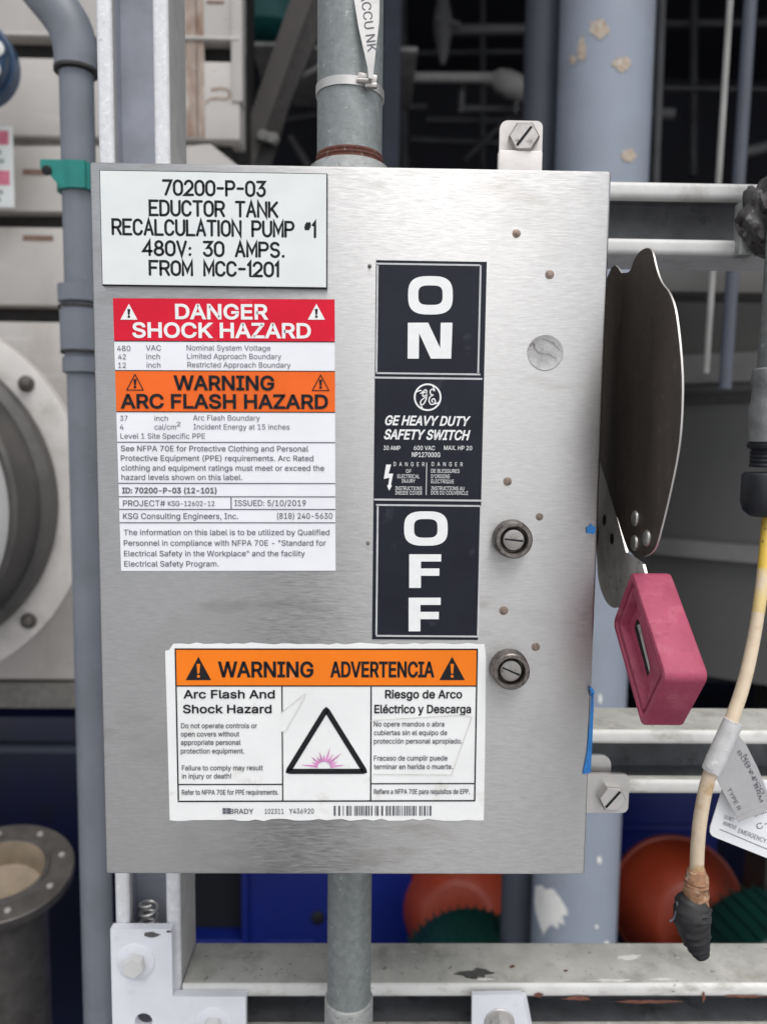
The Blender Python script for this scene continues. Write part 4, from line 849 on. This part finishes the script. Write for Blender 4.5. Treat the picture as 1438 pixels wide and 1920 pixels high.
for a in ang:
    c = dc_ + V((rd * .925 * math.cos(a), -.020, rd * .925 * math.sin(a))); m = MB(); m.lathe(c, (0, -1, 0), [(.0120, 0), (.0120, .003), (.009, .004), (.0088, .010), (.005, .012), (.0005, .0125)], 20); m.build('flange_bolt', M['bolt_dark'], dr)
# lower casing rail below
m = MB(); a, b = at(-600, 1325, Yw - .01), at(215, 1284, Yw - .01); m.box((a.x, Yw - .01, a.z), (b.x, Yw + .2, b.z), .003); o = m.build('base_rail', M['groove'], None); tag(o, 'dark base rail under the beige casing at left', 'rail')
a, b = at(-300, 1402, 1.1), at(220, 1402, 1.1); m = MB(); m.tube([(a.x, 1.1, a.z), (b.x + .9, 1.1, a.z)], .014, 20); o = m.build('floor_pipe', M['dim_blue']); tag(o, 'dim bluish level pipe in the dark below the drum', 'pipe')

# open flanged steel pipe lower left
Yf = .52; fc = at(6, 1632, Yf); rF = (at(132, 1632, Yf) - fc).x
of = thing('flanged_pipe', 'open ended steel pipe with round flange and beige liner at lower left', 'pipe', (fc.x, Yf, -1.54))
axf = V((.10, -.22, 1)).normalized()
m = MB(); m.lathe(fc, axf, [(rF * .66, -.012), (rF, -.012), (rF, -.001), (rF * .985, 0), (rF * .66, .0), (rF * .64, .003), (rF * .60, .003), (rF * .58, 0)], 64, False); m.build('flange', M['flange_steel'], of)
m = MB(); m.lathe(fc, axf, [(rF * .585, .002), (rF * .56, -.006), (rF * .53, -.030), (rF * .3, -.034), (.0005, -.035)], 48, False); m.build('liner', M['beige_in'], of)
m = MB(); m.tube([fc - axf * .010, fc - axf * .03, V((fc.x - .005, Yf + .012, fc.z - .07)), V((fc.x - .006, Yf + .014, -1.54))], [rF * .68, rF * .62, rF * .61, rF * .61], 40, False); m.build('pipe', M['flange_steel'], of)
uf = axf.orthogonal().normalized(); wf = axf.cross(uf)
for k in range(8):
    a = 2 * math.pi * k / 8 + .5; c = fc + (uf * math.cos(a) + wf * math.sin(a)) * rF * .82
    m = MB(); m.lathe(c, axf, [(.0038, 0), (.0036, .002), (.001, .0026)], 12); m.build('flange_rivet', M['steel_plain'], of)

# ================================================================== column pipes
Yc1 = 1.05; c0 = at(1137, 150, Yc1); rc = .5 * (at(1225, 60, Yc1) - at(1050, 60, Yc1)).x * .985
cxm = (at(1137, 100, Yc1).x + at(1074, 1700, Yc1).x) / 2
CC = (cxm, Yc1)
co = thing('column_pipe', 'large blue grey painted pipe standing behind the right side of the box', 'pipe', (cxm, Yc1, -1.55))
m = MB(); m.tube([(cxm, Yc1, -1.55), (cxm, Yc1, 0), (cxm, Yc1, 2.3)], rc, 64); cm = m.build('shaft', M['column'], co)
def cfan(m, c, q, off):
    n = len(q); vs = [on_cyl(*c, CC, rc + off)]; fs = []
    for k in (.25, .5, .75, 1.): vs += [on_cyl(c[0] + (x - c[0]) * k, c[1] + (y - c[1]) * k, CC, rc + off) for x, y in q]
    fs += [(0, 1 + i, 1 + (i + 1) % n) for i in range(n)]
    for k in range(3): fs += [(1 + k * n + i, 1 + (k + 1) * n + i, 1 + (k + 1) * n + (i + 1) % n, 1 + k * n + (i + 1) % n) for i in range(n)]
    m.add(vs, fs)
def chips(nm, mat, lst, j=.3, off=.0012):
    for cx, cy, rx, ry in lst:
        m = MB(); cfan(m, (cx, cy), jag(cx, cy, rx, ry, 30, j), off); m.build(nm, mat, cm)
chips('rusty_chip', M['chip_rust'], [(1124, 52, 16, 18), (1166, 120, 16, 14), (1178, 292, 14, 12), (1090, 95, 9, 22), (1074, 112, 6, 9)], .3)
def chip_poly(pts, off):
    c = (sum(p[0] for p in pts) / len(pts), sum(p[1] for p in pts) / len(pts)); q = []
    for i in range(len(pts)):
        p, n_ = pts[i], pts[(i + 1) % len(pts)]
        for t in (0, .25, .5, .75): q.append((p[0] + (n_[0] - p[0]) * t + random.uniform(-1, 1), p[1] + (n_[1] - p[1]) * t + random.uniform(-1.2, 1.2)))
    m = MB(); cfan(m, c, q, off); m.build('white_chip', M['chip_white'], cm)
chip_poly([(1003, 1662), (1016, 1660), (1022, 1668), (1036, 1666), (1050, 1684), (1062, 1704), (1064, 1716), (1054, 1716), (1058, 1736), (1048, 1728), (1046, 1742), (1034, 1734), (1026, 1740), (1018, 1754), (1012, 1736), (1004, 1712), (1001, 1690)], .0012)
chips('white_chip', M['chip_white'], [(1079, 1780, 14, 7), (1137, 1778, 6, 14)], .12)
chips('white_scrape', M['chip_white'], [(1123, 1612, 4, 7), (1125, 1310, 3, 9), (1135, 1333, 14, 3), (1118, 1738, 3, 4)], .35, .0016)
c2x = at(1040, 60, Yc1 + .16).x; c2x = cxm - rc - .012
m = MB(); m.tube([(c2x + .012, Yc1 + .12, -1.55), (c2x + .012, Yc1 + .12, 2.3)], .040, 40); o = m.build('riser_pipe', M['column_b']); tag(o, 'dull grey riser pipe partly hidden by the big blue grey pipe', 'pipe')

# thin conduits on the right
def bar(name, lab, cat, p, q, r, mat, grp=None, n=16):
    m = MB(); m.tube([p, (V(p) + V(q)) / 2, q], r, n); o = m.build(name, mat); tag(o, lab, cat, grp); return o
bar('thin_conduit', 'thin pale upright conduit in front of the dark interior at right', 'conduit', at(1372, -60, .85), at(1323, 700, .85), .0046, M['dim_light'])
bar('upright_pipe', 'slim blue grey upright pipe beside the thin pale conduit', 'pipe', at(1410, -60, .95), at(1358, 730, .95), .0105, M['column_b'])
bar('upright_pipe', 'thin dark upright pipe just right of the big blue grey column', 'pipe', at(1242, -60, 1.7), at(1225, 420, 1.7), .011, M['dim'])

# ================================================================== tank on the right
TY = 2.1; tr = 1.0; TC = (at(1500, 900, 1.35).x + .35, TY)
tk = thing('storage_tank', 'big olive grey round tank behind the handle and hanging cable', 'tank', (TC[0], TC[1], -1.55))
tz = lambda y: on_cyl(1380, y, TC, tr).z
m = MB(); m.lathe((TC[0], TC[1], tz(1285)), (0, 0, 1), [(tr * .95, 0), (tr, .01), (tr, tz(500) - tz(1285)), (tr * .97, tz(488) - tz(1285)), (.01, tz(470) - tz(1285))], 128); m.build('shell', M['tank'], tk)
for y, hgt in ((1035, .018), (690, .03)):
    m = MB(); m.lathe((TC[0], TC[1], tz(y)), (0, 0, 1), [(tr, -hgt), (tr + .022, -hgt), (tr + .022, hgt), (tr, hgt)], 128, False); m.build('band', M['tank_band'], tk)
m = MB(); m.lathe((TC[0], TC[1], tz(745)), (0, 0, 1), [(tr, -.012), (tr + .008, -.012), (tr + .008, .012), (tr, .012)], 128, False); m.build('band', M['dark_steel'], tk)
for k in range(4):
    a = R(200 + 45 * k); m = MB(); m.box((TC[0] + .8 * math.cos(a) - .05, TC[1] + .8 * math.sin(a) - .05, -1.549), (TC[0] + .8 * math.cos(a) + .05, TC[1] + .8 * math.sin(a) + .05, tz(1285) + .02)); m.build('leg', M['dark_steel'], tk)
a, b = at(1195, 505, 1.0), at(1470, 520, 1.0)
m = MB(); m.box((at(1150, 505, 1.02).x, 1.02, at(1300, 548, 1.02).z), (b.x + .3, 1.12, at(1300, 470, 1.02).z), .004); o = m.build('cross_beam', M['tank']); tag(o, 'dim grey level beam behind the upper right channel', 'beam')

# ================================================================== dark interior, upper middle
bm_ = thing('diagonal_brace', 'dull grey angle iron brace slanting behind the upper conduit', 'brace', at(440, 420, 1.2))
Yb_ = 1.2
m = MB(); m.prism([at(x, y, Yb_) for x, y in ((565, -60), (608, -60), (500, 235), (470, 330), (420, 460), (395, 420), (440, 300))], (0, .008, 0)); m.build('front_flange', M['beam'], bm_)
m = MB(); p = [at(x, y, Yb_ + .004) for x, y in ((609, -60), (652, -60), (545, 190), (503, 330), (455, 430), (422, 458), (472, 330), (501, 235))]; m.prism(p, (0, .008, 0)); m.build('side_flange', M['dark_steel'], bm_)
for x, y in ((497, 258), (514, 263)):
    m = MB(); hexbolt(m, at(x, y, Yb_), (-.2, -1, 0), .012, .016); m.build('bolt', M['dim_light'], bm_)
bar('tie_rod', 'short pale rod meeting the diagonal brace behind the conduit', 'rod', at(568, 142, 1.3), at(640, 100, 1.3), .0055, M['dim_light'])
c = at(505, 20, 2.2); tv = thing('teal_vessel', 'dark teal rounded vessel standing on a shelf in the dark interior', 'vessel', at(505, 76, 2.2))
zb_ = at(505, 74, 2.2).z
m = MB(); m.lathe((c.x, 2.2, zb_), (0, 0, 1), [(.03, 0), (.075, .003), (.10, .02), (.115, .08), (.12, .30)], 40); m.build('bowl', pm('teal_paint', (.007, .09, .09), .5, 0., .15, 10.), tv)
m = MB(); a = at(470, 80, 2.05); b = at(560, 80, 2.05); m.box((a.x, 2.05, a.z - .008), (b.x, 2.45, a.z + .004), .002); o = m.build('shelf', M['dim_light']); tag(o, 'thin pale shelf edge under the teal vessel', 'shelf')
m = MB(); a = at(715, 90, 2.05); b = at(783, 90, 2.05); m.box((a.x - .3, 2.05, a.z - .008), (b.x, 2.45, a.z + .006), .002); o = m.build('shelf', M['dim_light']); tag(o, 'short pale shelf edge right of the upper conduit', 'shelf')
a, b = at(718, 80, 2.0), at(748, 330, 2.0); m = MB(); m.box((a.x, 2.0, b.z - .2), (b.x, 2.06, at(730, -80, 2.0).z)); o = m.build('post', M['dim_blue']); tag(o, 'dark blue grey post close to the right of the upper conduit', 'post')
IP = 'dim pipes inside the building'
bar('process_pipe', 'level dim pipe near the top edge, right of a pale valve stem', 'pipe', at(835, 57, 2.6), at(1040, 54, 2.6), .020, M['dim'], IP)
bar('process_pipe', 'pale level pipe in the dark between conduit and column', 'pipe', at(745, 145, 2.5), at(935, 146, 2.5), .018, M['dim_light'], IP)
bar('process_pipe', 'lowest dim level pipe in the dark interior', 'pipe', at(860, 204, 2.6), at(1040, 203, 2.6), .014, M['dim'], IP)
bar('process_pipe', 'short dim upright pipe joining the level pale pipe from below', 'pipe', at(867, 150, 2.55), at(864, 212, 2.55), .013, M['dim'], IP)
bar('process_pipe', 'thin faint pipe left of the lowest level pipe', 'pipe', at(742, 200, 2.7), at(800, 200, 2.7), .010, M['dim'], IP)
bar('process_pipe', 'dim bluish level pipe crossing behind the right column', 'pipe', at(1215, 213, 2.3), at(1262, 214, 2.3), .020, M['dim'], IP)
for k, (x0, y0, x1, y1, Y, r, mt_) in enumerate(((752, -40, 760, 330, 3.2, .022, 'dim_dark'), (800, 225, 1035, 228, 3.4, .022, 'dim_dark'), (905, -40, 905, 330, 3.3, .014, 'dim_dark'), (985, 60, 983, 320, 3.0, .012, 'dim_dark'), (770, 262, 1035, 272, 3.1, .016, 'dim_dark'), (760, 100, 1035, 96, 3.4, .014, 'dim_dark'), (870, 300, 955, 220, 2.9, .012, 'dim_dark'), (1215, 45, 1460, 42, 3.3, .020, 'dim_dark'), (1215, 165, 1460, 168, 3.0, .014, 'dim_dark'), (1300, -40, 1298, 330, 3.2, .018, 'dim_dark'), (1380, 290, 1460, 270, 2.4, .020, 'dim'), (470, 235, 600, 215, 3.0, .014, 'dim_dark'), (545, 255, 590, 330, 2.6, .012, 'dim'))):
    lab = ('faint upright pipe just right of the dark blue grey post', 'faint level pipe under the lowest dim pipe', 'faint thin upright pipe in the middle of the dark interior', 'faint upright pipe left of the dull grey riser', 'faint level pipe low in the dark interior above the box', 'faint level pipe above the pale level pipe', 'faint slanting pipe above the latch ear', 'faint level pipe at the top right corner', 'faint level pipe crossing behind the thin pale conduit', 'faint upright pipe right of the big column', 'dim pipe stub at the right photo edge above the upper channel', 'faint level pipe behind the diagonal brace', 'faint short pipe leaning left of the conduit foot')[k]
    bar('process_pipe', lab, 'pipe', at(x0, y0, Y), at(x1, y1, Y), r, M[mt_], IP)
vv = thing('valve', 'pale upright valve stem body at the top of the dark interior', 'valve', at(828, 110, 2.5))
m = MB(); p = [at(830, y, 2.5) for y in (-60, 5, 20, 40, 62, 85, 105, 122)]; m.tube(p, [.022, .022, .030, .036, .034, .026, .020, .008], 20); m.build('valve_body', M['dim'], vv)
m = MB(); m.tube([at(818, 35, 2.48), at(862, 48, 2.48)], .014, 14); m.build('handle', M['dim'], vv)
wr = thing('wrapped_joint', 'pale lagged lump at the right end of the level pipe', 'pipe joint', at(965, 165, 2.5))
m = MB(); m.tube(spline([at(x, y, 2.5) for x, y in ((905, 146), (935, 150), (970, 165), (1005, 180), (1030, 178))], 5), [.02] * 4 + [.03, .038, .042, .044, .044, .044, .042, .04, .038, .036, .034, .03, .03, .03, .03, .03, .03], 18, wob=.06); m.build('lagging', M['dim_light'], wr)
m = MB(); m.tube([at(968, 190, 2.5), at(966, 215, 2.5)], .01, 10); m.build('drain_stub', M['dim'], wr)

# ================================================================== pumps at the bottom
Ys_ = 2.3; za = at(200, 1345, Ys_).z
sk = thing('pump_skid', 'navy painted steel skid wall running behind the bottom of the frame', 'skid', (0, Ys_, -1.55))
m = MB(); m.box((at(-400, 1500, Ys_).x, Ys_, -1.549), (at(1900, 1500, Ys_).x, Ys_ + .3, za), .01); m.build('side_wall', M['navy'], sk)
Y2 = 1.55
cbx = thing('blue_cabinet', 'bright blue machine cabinet with dark opening seen under the box', 'cabinet', (at(560, 1800, Y2).x, Y2, -1.55))
def atb(x, y, Y=Y2): return at(x, y, Y)
z0, z1, x0, x1, xo, zo0 = -1.549, atb(500, 1500).z, atb(335, 1700).x, atb(772, 1700).x, atb(463, 1700).x, atb(400, 1762).z
m = MB(); m.box((xo, Y2, z0), (x1, Y2 + .4, z1), .006); m.build('door_panel', M['blue'], cbx)
m = MB(); m.box((x0, Y2, z0), (xo - .002, Y2 + .4, zo0), .006); m.build('sill', M['blue'], cbx)
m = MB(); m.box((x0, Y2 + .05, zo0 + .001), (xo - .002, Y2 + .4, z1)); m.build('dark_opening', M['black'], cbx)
m = MB(); m.box((xo - .012, Y2 - .012, z0), (xo + .004, Y2 + .001, z1), .002); m.box((atb(500, 1758).x, Y2 - .01, atb(500, 1768).z), (atb(590, 1758).x, Y2 + .001, atb(500, 1758).z), .002); m.build('edge_strip', M['blue'], cbx)
m = MB(); c = atb(596, 1720); m.lathe(c, (0, -1, 0), [(.018, -.002), (.018, .004), (.012, .008)], 20); m.build('knob', M['black'], cbx)
Y3 = 2.0; bp2 = thing('control_cabinet', 'plain blue cabinet with raised strip behind the orange casing right of the column', 'cabinet', (at(1240, 1800, Y3).x, Y3, -1.55))
m = MB(); m.box((at(1120, 1600, Y3).x, Y3, -1.549), (at(1345, 1600, Y3).x, Y3 + .2, at(1200, 1440, Y3).z), .01); m.build('panel_sheet', M['blue'], bp2)
m = MB(); m.box((at(1120, 1600, Y3).x, Y3 - .012, at(1200, 1560, Y3).z), (at(1345, 1600, Y3).x, Y3 + .001, at(1200, 1545, Y3).z), .003); m.build('edge_strip', M['blue'], bp2)
def pump(cxp, cyp, rpx, Y, lab, lab2, fat):
    c = at(cxp, cyp, Y); r = (at(cxp + rpx, cyp, Y) - c).x
    o_ = thing('pump', lab, 'pump', (c.x, Y, -1.55), 'pumps behind the bottom channel')
    m = MB(); m.lathe(c + V((0, .05, 0)), (-.12, -1, .25), [(r * .5, -.10), (r * .92, -.06), (r, 0), (r * .98, .04), (r * .80, .10), (r * .62, .16), (r * .5, .17), (.001, .17)], 56); m.build('casing', M['orange_casing'], o_)
    m = MB(); m.lathe(c + V((0, .05, 0)), (-.12, -1, .25), [(r * .99, -.012), (r * 1.025, -.010), (r * 1.025, .012), (r * .99, .014)], 56, False); m.build('casing_flange', M['orange_casing'], o_)
    m = MB(); m.box((c.x - r * .5, Y + .02, -1.549), (c.x + r * .5, Y + .2, c.z - r * .6), .01); m.build('foot', M['blue'], o_)
    return c, r
pump(862, 1705, 112, 1.55, 'orange pump casing seen between conduit and column under the box', '', 1)
pump(1280, 1712, 118, 1.55, 'larger orange pump casing right of the column behind the hanging cable', '', 1)
def motor(cxp, cyp, rpx, Y, lab, lenm):
    c = at(cxp, cyp, Y); r = (at(cxp + rpx, cyp, Y) - c).x; o_ = thing('electric_motor', lab, 'motor', (c.x, Y, -1.55), 'green motors behind the bottom channel')
    m = MB(); ax = V((.05, -1, .05)).normalized(); m.lathe(c, ax, [(r * .9, 0), (r * .955, lenm * .1), (r * .955, lenm * .85), (r * .82, lenm * .93), (r * .6, lenm)], 48); m.build('body', M['green_motor'], o_)
    m = MB()
    for k in range(48):
        a = 2 * math.pi * k / 48; d = V((math.cos(a), 0, math.sin(a))); s_ = V((-math.sin(a), 0, math.cos(a))) * .002; p = c + d * r * .86; q = c + d * r * .978; e_ = ax * lenm * .84
        m.add([p - s_, p + s_, q + s_, q - s_, p - s_ + e_, p + s_ + e_, q + s_ + e_, q - s_ + e_], [(0, 1, 2, 3), (7, 6, 5, 4), (0, 4, 5, 1), (1, 5, 6, 2), (2, 6, 7, 3), (3, 7, 4, 0)])
    m.build('cooling_fins', M['green_motor'], o_)
    m = MB(); m.box((c.x - r * .35, Y - lenm * .7, c.z + r * .85), (c.x + r * .35, Y - lenm * .2, c.z + r * 1.18), .006) if False else m.box((c.x - r * .6, Y - lenm * .7, -1.549), (c.x + r * .6, Y - lenm * .2, c.z - r * .7), .006); m.build('foot', M['blue'], o_)
motor(872, 1815, 128, 1.28, 'finned green electric motor in front of the orange casing under the box', .22)
motor(1420, 1810, 165, 1.35, 'dark green finned motor at lower right behind the taped cable end', .22)

# ================================================================== made-up cylinder behind the viewer, standing in for the viewer's dark reflection in steel
bd = thing('viewer_stand_in', 'unseen navy cylinder added to give the stainless box a dark reflection', 'reflection stand-in', (-.150, -.86, -1.55))
m = MB(); m.lathe((-.150, -.86, -1.549), (0, 0, 1), [(.135, 0), (.15, .01), (.15, 1.44), (.14, 1.50), (.11, 1.56), (.06, 1.60), (.045, 1.605)], 48); m.build('stand_in_body', pm('stand_in_navy', (.006, .011, .04), .6, 0., .15, 6., spec=.2), bd)
m = MB(); m.lathe((-.150, -.86, -1.549), (0, 0, 1), [(.06, 1.60), (.06, 1.76), (.045, 1.80), (.001, 1.81)], 32); m.build('stand_in_cap', M['dark_steel'], bd)
